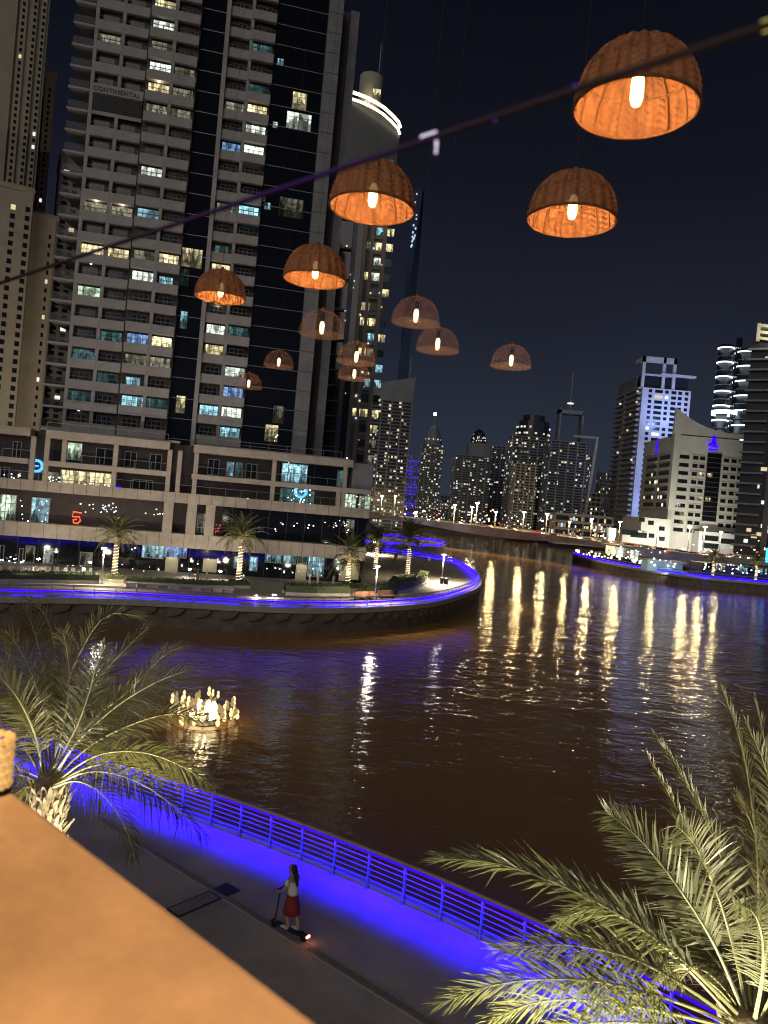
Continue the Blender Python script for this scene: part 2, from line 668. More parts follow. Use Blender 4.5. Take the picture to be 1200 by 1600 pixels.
railing('railing', 'long railing with horizontal bars glowing blue along the near promenade edge', 'railing', FEN, 1.25, 7, 1.12, 1.02, 17, 2.5,
        view=lambda p: -22 < p.x < 13, spread=62, tilt=.62, glow=42)
PENv = [p for p in PEN if p.x > -60]
railing('railing', 'curved railing lit blue around the round tip of the peninsula', 'railing', [p+Vector((-.25, .25, 0)) for p in PENv], 1.9, 4, 1.15, .55, 110, 6,
        bar_r=.035, inward=-1, view=lambda p: p.x > -48, spread=110, fins=False, ledr=.075, tilt=.5, glow=0)
railing('railing', 'blue lit railing around the small islet beyond the palms', 'railing', [p+Vector((-.3, .3, 0)) for p in ISL], 3, 3, 1.3, .6, 90, 10, bar_r=.05,
        inward=-1, spread=170, fins=False, ledr=.17, glow=60)
railing('railing', 'blue lit railing edging the promenade below the beige hotel', 'railing', [p+Vector((.3, .4, 0)) for p in FAR if p.x < 125], 3, 3, 1.3, .5, 110, 9, bar_r=.05,
        inward=-1, spread=170, fins=False, ledr=.11, glow=30)


# coping and brackets on the quay walls
def coping(name, label, line, w=.6, th=.35, brackets=None):
    c = line[len(line)//2]
    t = thing(name, label, 'quay coping', (c.x, c.y, 0))
    off = -Vector((c.x, c.y, 0))
    k = MB()
    n = len(line)
    L = []
    for i, p in enumerate(line):
        d = (line[min(i+1, n-1)]-line[max(i-1, 0)]).normalized()
        o = Vector((d.y, -d.x, 0))
        L.append((p+off+o*w*.5, p+off-o*w*.5))
    for (a, b_), (a2, b2) in zip(L, L[1:]):
        lo, hi = Vector((0, 0, -th)), Vector((0, 0, .06))
        k.face([a+lo, a2+lo, a2+hi, a+hi])
        k.face([a+hi, a2+hi, b2+hi, b_+hi])
        k.face([b_+hi, b2+hi, b2+lo, b_+lo])
        k.face([b_+lo, b2+lo, a2+lo, a+lo])
    k.build('coping_band', M['coping'], t)
    if brackets:
        bm = MB()
        bm.slab([(-.9, -.02), (.9, -.02), (.75, -.35), (.45, -.62), (-.1, -.78), (-.7, -.85)], -.22, .22)
        me = bm.mesh('bracket', M['quay'])
        for p, d in along([q_+off for q_ in line], brackets, 1):
            o = Vector((d.y, -d.x, 0))
            link('bracket', me, t, p+o*.1+Vector((0, 0, -th-.06)), math.atan2(d.y, d.x))
    return t


coping('quay_coping', 'pale stone coping capping the curved quay wall of the peninsula', [p for p in PEN if p.x > -60], .7, .5, 2.6)
coping('quay_coping', 'low dark coping along the far promenade quay under the hotel', FAR, .8, .5)
coping('quay_coping', 'narrow coping edging the near promenade outside the bar railing', [p+Vector((.12, .2, 0)) for p in FEN], .35, .3)

# ------------------------------------------------------------------ the big residential tower and its podium
A = rad(13)
TW = Frame(300, 104, A)
FLOORS = 23
zt, zb = TW.hit(168, 31)[1], TW.hit(117, 658)[1]
PITCH = (zt-zb)/19.0
Z0 = zb-.98                     # floor level of the lowest balcony
tower = thing('apartment_tower', 'tall pale balcony apartment tower with dark glass strips rising from the waterside podium', 'apartment tower', TW.o, A)
ux = lambda px, yl=0: TW.hit(px, 400, yl)[0]
cols = [(121, 163.5, 0.0), (163.5, 203, 0.0), (206, 245.5, -.9), (245.5, 283, -.9), (329, 364, 0.0), (364, 401, -.45)]
ZT = Z0+PITCH*FLOORS
REC = .85
body = MB()
body.box(ux(121), ux(204), REC, 22, Z0-2.5, ZT)
body.box(ux(204)+.02, ux(284), REC-.9, 22, Z0-2.5, ZT)
body.box(ux(329), ux(402), REC, 22, Z0-2.5, ZT)
body.build('wall', M['darkwall'], tower)
gl = MB()
gl.box(ux(284)+.02, ux(322), .5, 20, Z0-2.5, ZT)
gl.build('glass_strip', M['glass'], tower)
gl = MB()
gl.box(ux(402)+.02, ux(481), .25, 20, Z0-2.5, ZT)
gl.build('curtain_wall', M['glass'], tower)
pr = MB()
pr.box(ux(322), ux(329)-.02, -.35, 6, Z0-2.5, ZT)
pr.build('pilaster', M['concrete'], tower)
pr = MB()
pr.box(ux(481), ux(503), -.5, 8, Z0-2.5, ZT)
pr.build('pilaster', M['concrete_d'], tower)
pr = MB()
pr.box(ux(503)+.02, ux(519), 3, 18, Z0-2.5, ZT)
pr.build('side_wall', M['darkwall'], tower)
pr = MB()
pr.box(ux(519)+.02, ux(533), 2.4, 16, Z0-2.5, ZT)
pr.build('rear_pilaster', M['concrete_d'], tower)
# joints on the grey pilaster
jm = MB()
jm.box(0, ux(503)-ux(481)-.1, -.04, .02, 0, .06)
jme = jm.mesh('floor_joint', M['joint'])
for k in range(FLOORS):
    link('floor_joint', jme, tower, (ux(481)+.05, -.5, Z0+k*PITCH))
# floor lines on the glass
for (a, b_, y) in ((284, 322, .5), (402, 481, .25)):
    lm = MB()
    lm.box(0, ux(b_)-ux(a)-.04, -.06, .01, 0, .07)
    me = lm.mesh('transom', M['rail'])
    for k in range(FLOORS):
        link('transom', me, tower, (ux(a)+.03, y, Z0+k*PITCH))
# piers between bays
for px, y in ((121, 0), (163.5, 0), (245.5, -.9), (364, -.0)):
    pm = MB()
    pm.box(-.22, .22, y+.06, REC+y, Z0-2.5, ZT)
    pm.build('pier', M['concrete'], tower, loc=(ux(px), 0, 0))

lit_px = {}


def bay_of(px, py):
    best = None
    for ci, (a, b_, y) in enumerate(cols):
        x, z = TW.hit(px, py, y)
        if ux(a)-.2 <= x <= ux(b_)+.2:
            best = (ci, int((z-Z0)//PITCH))
    return best


for (px, py, c) in [(265, 5, 'Y'), (250, 37, 'W'), (232, 65, 'D'), (247, 100, 'W'), (243, 132, 'Y'), (290, 107, 'D'), (283, 140, 'D'), (245, 163, 'D'), (272, 172, 'D'), (232, 265, 'W'),
                    (225, 330, 'C'), (138, 387, 'Y'), (180, 390, 'Y'), (137, 450, 'G'), (215, 430, 'W'), (258, 433, 'C'), (245, 400, 'Y'), (218, 396, 'D'), (360, 215, 'B'), (395, 222, 'W'), (402, 158, 'Y'),
                    (358, 150, 'D'), (360, 180, 'D'), (402, 188, 'W'), (408, 88, 'T'), (405, 125, 'T'), (210, 525, 'B'), (250, 530, 'Y'), (208, 560, 'D'), (245, 560, 'D'), (165, 588, 'T'),
                    (200, 588, 'C'), (204, 625, 'C'), (243, 628, 'T'), (338, 408, 'Y'), (332, 506, 'W'), (373, 513, 'T'), (330, 540, 'Y'), (368, 578, 'W'), (365, 610, 'B'), (323, 635, 'C'), (363, 642, 'W'),
                    (362, 673, 'C'), (120, 550, 'T'), (118, 615, 'T'), (345, 313, 'D'), (390, 318, 'C'), (360, 383, 'T'), (148, 325, 'D'), (185, 328, 'D')]:
    r = bay_of(px, py)
    if r:
        lit_px[r] = c
wide = {'Y', 'W', 'C', 'B', 'G', 'D', 'T'}
half = {(2, 0)}
for ci, (a, b_, yo) in enumerate(cols):
    x0, x1 = ux(a), ux(b_)
    w = x1-x0
    bm = MB()
    bm.box(0, w-.03, 0, .12, -.28, .92)               # parapet
    bm.box(.02, w-.05, .14, REC-.01, -.26, -.04)       # slab
    bme = bm.mesh('balcony', M['concrete'])
    rm = MB()
    rm.box(.05, w-.08, .03, .08, 1.34, 1.39)
    for i in range(3):
        x = .1+(w-.25)*i/2
        rm.box(x, x+.04, .04, .07, .92, 1.34)
    rme = rm.mesh('railing', M['frame_g'])
    # framed window on the recessed wall
    fw, fh = min(2.1, w*.58), 2.0
    fm = MB()
    for i in range(4):
        x = fw*i/3
        fm.box(x-.035, x+.035, -.06, 0, 0, fh)
    fm.box(-.035, fw+.035, -.05, 0, fh, fh+.07)
    fm.box(-.035, fw+.035, -.05, 0, fh*.72, fh*.72+.05)
    fme = fm.mesh('window', M['frame_g'])
    pm = MB()
    pm.box(0, fw, -.03, 0, 0, fh)
    pme_d = pm.mesh('pane', M['glass_soft'])
    WW, WH = w-.5, 2.25
    wm = MB()
    for i in range(5):
        x = WW*i/4
        wm.box(x-.03, x+.03, -.07, 0, 0, WH)
    wm.box(-.03, WW+.03, -.06, 0, WH*.74, WH*.74+.05)
    wm.box(-.03, WW+.03, -.06, 0, WH, WH+.05)
    wme = wm.mesh('window', M['joint'])
    pw = MB()
    pw.box(0, WW, -.03, 0, 0, WH)
    pme_l = {k: pw.mesh('pane', m) for k, m in LIT.items()}
    for k in range(FLOORS):
        z = Z0+k*PITCH
        if ci in (0, 1) and k == 15:
            continue
        jit = .0
        o = link('balcony', bme, tower, (x0+.015, yo+jit, z))
        link('railing', rme, o)
        c = lit_px.get((ci, k))
        if c is None and RN.random() < .035:
            c = RN.choice('DDT')
        if c is None or (c in 'CT' and RN.random() < .25):
            xx = x0+(w-fw)*(.45+RN.uniform(-.08, .08))
            wo = link('window', fme, tower, (xx, yo+REC-.02, z))
            if c:
                link('pane', pm.mesh('pane', LIT[c]), wo)
            else:
                link('pane', pme_d, wo)
        else:
            wo = link('window', wme, tower, (x0+.25, yo+REC-.02, z))
            link('pane', pme_l[c], wo)
# dark louvre panel with the name above it
pn = MB()
zz = Z0+15*PITCH
pn.box(ux(121)+.3, ux(203)-.05, .05, .4, zz+.15, zz+PITCH-.3)
for i in range(7):
    z = zz+.3+i*.3
    pn.box(ux(121)+.35, ux(203)-.1, -.02, .05, z, z+.06)
pn.build('louvre_panel', M['black'], tower)
pn = MB()
pn.box(ux(121)+.02, ux(203)-.02, .02, .2, zz-.3, zz+.14)
pn.build('balcony', M['concrete'], tower)
tx = bpy.data.curves.new('sign_lettering', 'FONT')
tx.body = 'CONTINENTAL'
tx.size = .82
tx.extrude = .03
tx.align_x = 'CENTER'
tx.space_character = 1.05
tx.materials.append(M['joint'])
tmp = link('sign_lettering_curve', tx)
bpy.context.view_layer.update()
tme_ = bpy.data.meshes.new_from_object(tmp.evaluated_get(bpy.context.evaluated_depsgraph_get()))
bpy.data.objects.remove(tmp)
to = link('sign_lettering', tme_, tower, ((ux(121)+ux(203))/2-.1, -.04, zz+PITCH-.05))
to.rotation_euler = (pi/2, 0, 0)
# triangular corner balconies on the flank
tri = MB()
tri.prism([(-2.6, 0), (0, 0), (0, 9)], -.28, -.02)
tme = tri.mesh('corner_balcony', M['concrete'])
tr2 = MB()
tr2.prism([(-2.5, .05), (-2.44, .05), (-.06, 8.7), (-.12, 8.7)], 0, .95)
tr2.box(-2.5, -.05, .03, .09, 0, .95)
tg = bpy.data.materials.new('balcony_glass')
tg.use_nodes = True
tg.node_tree.nodes['Principled BSDF'].inputs['Base Color'].default_value = (.05, .06, .065, 1)
tg.node_tree.nodes['Principled BSDF'].inputs['Roughness'].default_value = .1
tg.node_tree.nodes['Principled BSDF'].inputs['Alpha'].default_value = .22
t2me = tr2.mesh('glass_guard', tg)
tr3 = MB()
tr3.box(-2.55, -.02, .0, .1, .95, 1.0)
for k in range(FLOORS):
    o = link('corner_balcony', tme, tower, (ux(121)-.24, 0, Z0+k*PITCH))
    link('glass_guard', t2me, o)
lf = MB()
lf.box(ux(121)-.2, ux(121)+.0, .3, 22, Z0-2.5, ZT)
lf.build('flank_wall', M['concrete_d'], tower)
# lit windows of the dark glass curtain wall
for (px, py, wd, ht, c) in [(468, 158, 2.0, 2.3, 'Y'), (467, 190, 3.4, 2.3, 'W'), (435, 648, 1.4, 2.4, 'D'), (424, 677, 1.8, 2.3, 'Y'), (390, 650, .8, 2, 'C'), (391, 676, .8, 1, 'C'), (282, 632, 1.2, 2.3, 'Y'),
                            (287, 500, .9, 2.3, 'C'), (298, 403, 3.0, 2.5, 'Y'), (438, 97, .9, .9, 'C'), (430, 195, .7, .8, 'W'), (455, 325, 3.2, 2.6, 'D'), (287, 433, 1.2, 2.3, 'T'), (418, 322, .9, .9, 'C'),
                            (410, 310, .8, .7, 'B')]:
    y = .25 if px > 400 else .5
    x, z = TW.hit(px, py, y-.04)
    wm = MB()
    for i in range(3):
        xx = -wd/2+wd*i/2
        wm.box(xx-.04, xx+.04, -.06, 0, -ht/2, ht/2)
    wm.box(-wd/2, wd/2, -.05, 0, ht*.2, ht*.2+.06)
    wo = wm.build('window', M['joint'], tower, loc=(x, y-.02, z))
    pm = MB()
    pm.box(-wd/2, wd/2, -.03, 0, -ht/2, ht/2)
    pm.build('pane', LIT[c], wo)
# small ceiling lights above a few balconies
cm = MB()
cm.lathe([(.0, 0), (.13, 0), (.13, -.05), (0, -.05)], 8)
cme = cm.mesh('ceiling_light', M['sparkle'])
for (px, py, e) in [(148, 305, 30), (183, 311, 30), (245, 118, 30), (124, 395, 0), (334, 485, 20), (114, 770*.5+250, 0)]:
    r = bay_of(px, py+12)
    if not r:
        continue
    ci, k = r
    a, b_, yo = cols[ci]
    p = ((ux(a)+ux(b_))/2, yo+.45, Z0+(k+1)*PITCH-.3)
    link('ceiling_light', cme, tower, p)
    if e:
        lamp('ceiling_glow', 'POINT', (p[0], p[1], p[2]-.25), e, (1, .85, .6), tower, radius=.1)

# added spots stand in for city glow on the tower front and undersides
for px, e, col in ((140, 3600, (1, .86, .68)), (260, 3000, (1, .86, .68)), (400, 3000, (.98, .88, .76))):
    x = ux(px)
    lamp('city_glow_fill', 'SPOT', (x, -24, .6), e, col, tower, (0, 24, 34), .4, 100, .9)
# ---- podium
PY = -4.0
pod = thing('podium_building', 'pale banded podium with shops and terraces at the foot of the balcony tower', 'podium', TW.o, A)
hz = lambda px, py, y=PY: TW.hit(px, py, y)[1]
hx = lambda px, py=780, y=PY: TW.hit(px, py, y)[0]
LV = [(hz(200, 696), hz(200, 684)), (hz(200, 739), hz(200, 731)), (hz(200, 779), hz(200, 763)), (hz(200, 850), hz(200, 828))]
XL, XR = hx(-40), hx(579)
X265, X303 = hx(265, 700), hx(303, 700)
core = MB()
core.box(XL-30, XR-.6, PY+2.4, 24, 0, LV[0][1]-.1)
core.build('wall', M['darkwall'], pod)
for i, (z0, z1) in enumerate(LV):
    segs = [(XL-30, XR)] if i >= 2 else [(XL-30, hx(45, 700)), (hx(70, 700), X265), (X303, XR-(2.8 if i == 0 else 0))]
    for (a, b_) in segs:
        bmn = MB()
        bmn.box(a, b_, PY, PY+2.5, z0, z1)
        bd = bmn.build('band', M['stone'], pod)
        if i >= 2:
            jm = MB()
            jm.box(-.025, .025, -.012, .01, z0+.02, z1-.02)
            jme2 = jm.mesh('panel_joint', M['joint'])
            x = a+1
            while x < b_-.5:
                if x > XL-6:
                    link('panel_joint', jme2, bd, (x, PY, 0))
                x += 1.55
# columns
for (px, lv0, lv1) in [(70, 0, 2), (178, 0, 2), (263, 0, 2), (305, 0, 2), (428, 0, 2), (540, 0, 2), (279, 0, 2), (268, 2, 3), (305, 2, 3), (334, 2, 3), (592-60, 1, 2), (97, 0, 1), (48, 0, 2)]:
    cmx = MB()
    cmx.box(-.28, .28, .05, .6, LV[lv1][1]+.01, LV[lv0][0]-.01)
    if lv1 == 3:
        cmx = MB().box(-.6, .6, .05, .8, LV[lv1][1]+.01, LV[lv0][0]-.01)
    cmx.build('column', M['stone'], pod, loc=(hx(px, 740), PY, 0))
# terrace rails
for (a, b_, lv) in [(98, 262, 1), (0, 262, 2), (280, 428, 2), (305, 428, 1), (430, 540, 1), (430, 578, 2), (300, 345, 3), (0, 45, 1)]:
    z = LV[lv][1]
    rm = MB()
    xa, xb = hx(a, 740), hx(b_, 740)
    rm.box(xa, xb, PY+.04, PY+.1, z+1.0, z+1.05)
    n = max(2, int((xb-xa)/2))
    for i in range(n+1):
        x = xa+(xb-xa-.05)*i/n
        rm.box(x, x+.04, PY+.05, PY+.09, z, z+1.0)
    rm.build('terrace_rail', M['rail'], pod)
# ledge above tower foot
sl = MB()
sl.box(hx(62, 680), X265+1.2, PY+.6, 2, LV[0][1], LV[0][1]+.25)
sl.box(X303+.3, XR-3.2, PY+.6, 2, LV[0][1], LV[0][1]+.2)
sl.build('roof_deck', M['concrete'], pod)
for (a, b_) in ((300, 535), (70, 262)):
    rm = MB()
    xa, xb = hx(a, 700), hx(b_, 700)
    rm.box(xa, xb, PY+.2, PY+.26, LV[0][1]+.95, LV[0][1]+1.0)
    n = int((xb-xa)/2.2)
    for i in range(n+1):
        x = xa+(xb-xa-.05)*i/n
        rm.box(x, x+.04, PY+.21, PY+.25, LV[0][1], LV[0][1]+.96)
    rm.build('terrace_rail', M['rail'], pod)

WY = PY+2.38


def opening(px0, py0, px1, py1, c=None, nx=2, ny=1, fr='frame', name='window', parent=pod, F_=TW, y=WY, panemat=None):
    ym = (py0+py1)/2
    x0, x1 = F_.hit(px0, ym, y)[0], F_.hit(px1, ym, y)[0]
    xm = (px0+px1)/2
    z1, z0 = F_.hit(xm, py0, y)[1], F_.hit(xm, py1, y)[1]
    z0 = max(z0, .05)
    w, h = x1-x0, z1-z0
    m_ = MB()
    for i in range(nx+1):
        x = w*i/nx
        m_.box(x-.045, x+.045, -.09, 0, 0, h)
    for j in range(ny+1):
        z = h*j/ny
        m_.box(-.045, w+.045, -.08, 0, z-.04, z+.04)
    o = m_.build(name, M[fr], parent, loc=(x0, y, z0))
    p_ = MB()
    p_.box(.02, w-.02, -.045, -.01, .02, h-.02)
    p_.build('pane', panemat or (LIT[c] if c else M['glass_soft']), o)
    return o


for a in [(105, 692, 128, 719, 'G', 2), (150, 701, 177, 727, None, 2), (195, 706, 213, 730, None, 2), (234, 710, 252, 734, None, 2), (20, 690, 33, 716, None, 2), (0, 730, 14, 756, None, 2),
          (325, 718, 342, 742, None, 2), (354, 722, 365, 744, 'C', 1), (368, 723, 378, 745, 'T', 1), (384, 725, 401, 748, None, 2), (440, 725, 480, 754, 'C', 4, 2), (527, 735, 537, 760, 'T', 1),
          (94, 737, 175, 769, 'Y', 6, 2), (73, 738, 90, 768, 'D', 2), (207, 750, 238, 777, None, 3), (437, 765, 490, 798, 'T', 5, 2), (537, 772, 556, 803, 'G', 3, 2), (560, 775, 578, 804, 'G', 2, 2),
          (0, 773, 25, 813, 'G', 3, 3), (49, 778, 77, 816, 'C', 4, 3), (291, 800, 298, 830, None, 1), (308, 803, 331, 833, 'D', 2), (541, 812, 553, 830, 'D', 2),
          (40, 853, 54, 880, 'D', 1), (125, 863, 144, 886, 'D', 2), (0, 852, 6, 876, None, 1),
          (222, 851, 256, 872, 'C', 5, 3), (258, 846, 292, 871, 'B', 4, 3), (390, 870, 402, 892, 'C', 2, 2), (366, 870, 378, 888, 'C', 2, 2),
          (415, 855, 463, 880, 'C', 6, 2), (466, 858, 480, 881, 'T', 2, 2), (481, 870, 506, 901, 'C', 4, 4), (522, 868, 531, 886, 'G', 1), (30, 857, 36, 878, None, 1)]:
    opening(*a)
# shop panels
for (x0, y0, x1, y1, c) in [(68, 857, 83, 881, 'sparkle'), (257, 871, 277, 894, 0), (316, 873, 338, 894, 0), (461, 882, 478, 906, 0), (529, 882, 545, 908, 1), (548, 880, 560, 906, 1)]:
    if c == 'sparkle':
        opening(x0, y0, x1, y1, 'W', 1, 1, 'frame', 'poster_case')
    else:
        x, z = TW.hit((x0+x1)/2, y1, WY-.3)
        wd = TW.hit(x1, y1, WY-.3)[0]-TW.hit(x0, y1, WY-.3)[0]
        hh = TW.hit(x0, y0, WY-.3)[1]-TW.hit(x0, y1, WY-.3)[1]
        k = MB()
        k.box(-wd/2, wd/2, 0, .3, 0, hh)
        k.box(-wd/2+.15, wd/2-.15, -.03, 0, .15, hh-.15)
        k.build('door_panel', M['beige2'], pod, loc=(x, WY-.3, max(0, z)))
        lamp('door_light', 'SPOT', (x, WY-1.6, max(0, z)+hh+.4), 90, (1, .85, .55), pod, (0, .8, -1), .05, 100)
# glass fronts (ground floor and level C)
for (a, b_, z0, z1) in [(-30, 262, 0.05, LV[3][0]-.05), (282, 575, 0.05, LV[3][0]-.05), (345, 575, LV[3][1]+.05, LV[2][0]-.05), (430, 540, LV[1][1]+.05, LV[0][0]-.05)]:
    k = MB()
    k.box(hx(a, 850), hx(b_, 850), WY-.0, WY+.01, z0, z1)
    x = hx(a, 850)
    g = k.build('shop_glass', M['glass'], pod)
    k = MB()
    n = int((hx(b_, 850)-x)/2.4)
    for i in range(n):
        xx = x+(hx(b_, 850)-x)*(i+.5)/n
        k.box(xx-.03, xx+.03, WY-.06, WY-.001, z0, z1)
    k.build('mullions', M['joint'], g)
# strings of party lights and lamps on terraces
dots = MB()


def dot(mb, p, r, mi):
    x, y, z = p
    mb.box(x-r, x+r, y-r, y+r, z-r, z+r, mi)


for (x0, x1, y0, y1, n, mi) in [(73, 95, 745, 765, 26, 0), (95, 175, 752, 768, 20, 0), (0, 34, 738, 755, 12, 0), (352, 390, 778, 792, 16, 0), (450, 485, 765, 800, 30, 1), (30, 85, 780, 815, 14, 0), (120, 190, 785, 812, 12, 0),
                           (225, 255, 792, 808, 6, 0), (160, 185, 788, 800, 10, 1), (336, 348, 818, 832, 8, 2), (430, 540, 812, 830, 14, 0), (536, 545, 812, 840, 8, 0), (0, 40, 870, 884, 16, 1), (60, 140, 882, 895, 10, 0), (90, 250, 845, 860, 6, 1),
                           (180, 400, 880, 900, 16, 0), (405, 545, 884, 900, 12, 1), (425, 436, 670, 690, 4, 0), (540, 575, 775, 800, 10, 0), (445, 545, 715, 735, 8, 1), (40, 60, 725, 735, 3, 3)]:
    for i in range(n):
        px, py = RN.uniform(x0, x1), RN.uniform(y0, y1)
        y = PY+RN.uniform(.4, 2.0)
        x, z = TW.hit(px, py, y)
        dot(dots, (x, y, z), RN.uniform(.03, .075), mi)
o = dots.build('terrace_lights', [M['sparkle'], M['bulbc'], M['red'], M['neon_blue']], pod)
o['kind'] = 'stuff'
# red neon sign and blue round signs
k = MB()
pts = [(.5, .9), (-.5, 1.0), (-.55, .35), (.3, .4), (.45, -.1), (.1, -.5), (-.4, -.4), (-.45, -.05), (0, .05)]
k.tube([(x, 0, z) for x, z in pts], .09, 5)
x, z = TW.hit(120, 812, WY-.4)
k.build('neon_sign', M['red'], pod, loc=(x, WY-.4, z))
for (px, py, r, mt) in [(57, 728, .7, 'neon_c'), (470, 768, .75, 'neon_c'), (184, 765, .4, 'neon_blue'), (430, 787, .3, 'neon_blue')]:
    x, z = TW.hit(px, py, WY-.5)
    k = MB()
    ring = [(r*cos(t*pi/8), 0, r*sin(t*pi/8)) for t in range(17)]
    k.tube(ring, r*.28, 6)
    k.tube([(-r*.3, 0, 0), (r*.4, 0, 0)], r*.14, 5)
    if mt == 'neon_c':
        M.setdefault('neon_c', GLOW('sky_blue_sign', (.12, .5, 1.0), 1.6))
    k.build('round_sign', M[mt], pod, loc=(x, WY-.5, z))
# corner annex right of the podium
k = MB()
k.box(XR-2.7, XR+.2, PY+.5, 12, LV[1][1]+.02, LV[0][1]-.3)
k.build('corner_annex', M['concrete_d'], pod)
# wall washers on the podium bands
for px, e in ((40, 500), (150, 500), (260, 500), (360, 420), (470, 420), (560, 320)):
    x = hx(px, 850)
    lamp('facade_washer', 'SPOT', (x, PY-9, 1.0), e*2.3, (1, .80, .56), pod, (0, 9, 8), .3, 110, .9)

# ------------------------------------------------------------------ second tower with lit crown
T2 = Frame(575, 165, rad(4))
tower2 = thing('crowned_tower', 'dark apartment tower with glowing curved crown beside the balcony tower', 'apartment tower', T2.o, T2.a)
h2 = lambda px, py, y=0: T2.hit(px, py, y)
xL, xR = h2(528, 400)[0], h2(602, 400)[0]
zt2 = h2(600, 205)[1]
k = MB()
k.box(xL, xR, .4, 20, 0, zt2-2)
k.build('wall', M['concrete_d'], tower2)
P2 = 3.25
n2 = int(zt2/P2)
xa, xb, xc, xd = h2(548, 400)[0], h2(566, 400)[0], h2(571, 400)[0], h2(585, 400)[0]
k = MB()
k.box(xL-1, xa, .2, .4, 0, zt2-4)
k.box(xb-1.4, xb-.1, .15, .4, 0, zt2-12)
k.build('glass_strip', M['glass'], tower2)
for (a, b_) in ((xb, xb+.7), (xc+.9, xc+1.6), (xR-.9, xR)):
    k = MB()
    k.box(a, b_, -.3, .4, 0, zt2-6)
    k.build('pier', M['beige'], tower2)
bm = MB()
bm.box(0, xR-xc-1.7-.9, -.1, .38, -.25, .25)
bme = bm.mesh('spandrel', M['beige'])
b2 = MB()
b2.box(0, xa-xL+1, -.9, .2, -.1, .12)
b2me = b2.mesh('ledge', M['concrete_d'])
wmm = MB()
wmm.box(0, 1.7, .28, .39, 0, 1.6)
wmats = [M['glass_soft'], LIT['W'], LIT['Y'], LIT['C'], LIT['D']]
wmes = [wmm.mesh('window', m) for m in wmats]
wlit = {int(h2(602, y)[1]/P2) for y in (140, 278, 296, 312, 320, 395, 412, 430, 460, 500, 520, 580, 625, 650, 668)}
for i in range(1, n2-2):
    z = i*P2
    link('spandrel', bme, tower2, (xc+1.65, 0, z))
    if i % 2 == 0 or i < 14:
        link('ledge', b2me, tower2, (xL-1, 0, z))
    L_ = i in wlit or RN.random() < .25
    for q_, xx in enumerate((xc+1.9, xc+4.0)):
        m_ = RN.choice([1, 2, 2, 3]) if (L_ and RN.random() < .7) else (4 if RN.random() < .2 else 0)
        link('window', wmes[m_], tower2, (xx, 0, z+.6))
    if RN.random() < .25:
        link('window', wmes[RN.choice([2, 4, 2])], tower2, (xb+.75, .0, z+.6))
for (px, py, m_) in [(589, 145, 2), (576, 163, 2), (601, 207, 1)]:
    x, z = h2(px, py, .2)
    link('window', wmes[m_], tower2, (x-.9, -.1, z-.8))
# crown: curved glowing double band sloping down to the right
cr_pts = [h2(px, py, -.8) for px, py in ((550, 144), (562, 150), (575, 157), (588, 165), (600, 173), (612, 183), (622, 192), (626, 200))]
k = MB()
k.tube([(x, -.8-1.2*sin(pi*i/7), z) for i, (x, z) in enumerate(cr_pts)], .34, 6)
k.tube([(x, -.6-1.2*sin(pi*i/7), z-1.3) for i, (x, z) in enumerate(cr_pts)], .28, 6)
k.build('crown_light', M['crown'], tower2)
k = MB()
k.slab([(x, z-1.0) for x, z in cr_pts]+[(cr_pts[-1][0]-.3, z2_) for z2_ in (zt2-8,)]+[(cr_pts[0][0], zt2-8)], 0.0, 9)
k.build('crown_wall', M['far_d'], tower2)
x0, x1 = h2(560, 150, 5)[0], h2(596, 150, 5)[0]
zc0, zc1 = h2(580, 178, 5)[1], h2(580, 121, 5)[1]
k = MB()
k.lathe([((x1-x0)/2, zc0-zc1-6), ((x1-x0)/2, 0), (0, .1)], 24)
k.build('roof_drum', M['beige2'], tower2, True, ((x0+x1)/2, 5.0, zc1))
lamp('crown_uplight', 'SPOT', ((x0+x1)/2+.5, -2.2, zc0+.5), 900, (1, .8, .42), tower2, (0, .9, 1), .3, 120)
k = MB()
k.tube([(x1-1, 4, zc1), (x1-1, 4, zc1+7)], .1, 5)
k.build('mast', M['pole'], tower2)
k = MB()
for i in range(26):
    x, z = h2(RN.uniform(538, 598), RN.uniform(360, 720), -.2)
    dot(k, (x, -.35, z), RN.uniform(.08, .2), RN.randrange(3))
o = k.build('window_glints', FARW[:3], tower2)
o['kind'] = 'stuff'


# ------------------------------------------------------------------ buildings behind, by the left
def rib_tower(frame, name, label, px0, px1, ypx, ytop, ybot, depth, wcols, rows, mat, ribs=(), litp=.03, ww=.9, wh=1.6):
    t = thing(name, label, 'building', frame.o, frame.a)
    x0, x1 = frame.hit(px0, ypx)[0], frame.hit(px1, ypx)[0]
    z1, z0 = frame.hit(px1, ytop)[1], max(0, frame.hit(px1, ybot)[1])
    k = MB()
    k.box(x0, x1, 0, depth, 0, z1)
    k.box(x0-.2, x1+.2, -.2, depth+.2, z1-1.2, z1-.4)
    k.build('wall', M[mat], t)
    for (pa, pb, d) in ribs:
        r = MB()
        r.box(frame.hit(pa, ypx)[0], frame.hit(pb, ypx)[0], -d, -.001, 0, z1-2*d)
        r.build('rib', M[mat], t)
    k = MB()
    for px in wcols:
        x = frame.hit(px, ypx)[0]
        for i in range(rows):
            z = z0+(z1-z0-4)*(i+.5)/rows
            mi = 0
            if RN.random() < litp:
                mi = RN.choice([1, 2])
            d = .03
            for (pa, pb, dd) in ribs:
                if frame.hit(pa, ypx)[0] < x < frame.hit(pb, ypx)[0]:
                    d = dd+.03
            k.box(x-ww/2, x+ww/2, -d, -d+.05, z-wh/2, z+wh/2, mi)
    o = k.build('windows', [M['far_w']]+FARW[:2], t)
    o['kind'] = 'stuff'
    return t


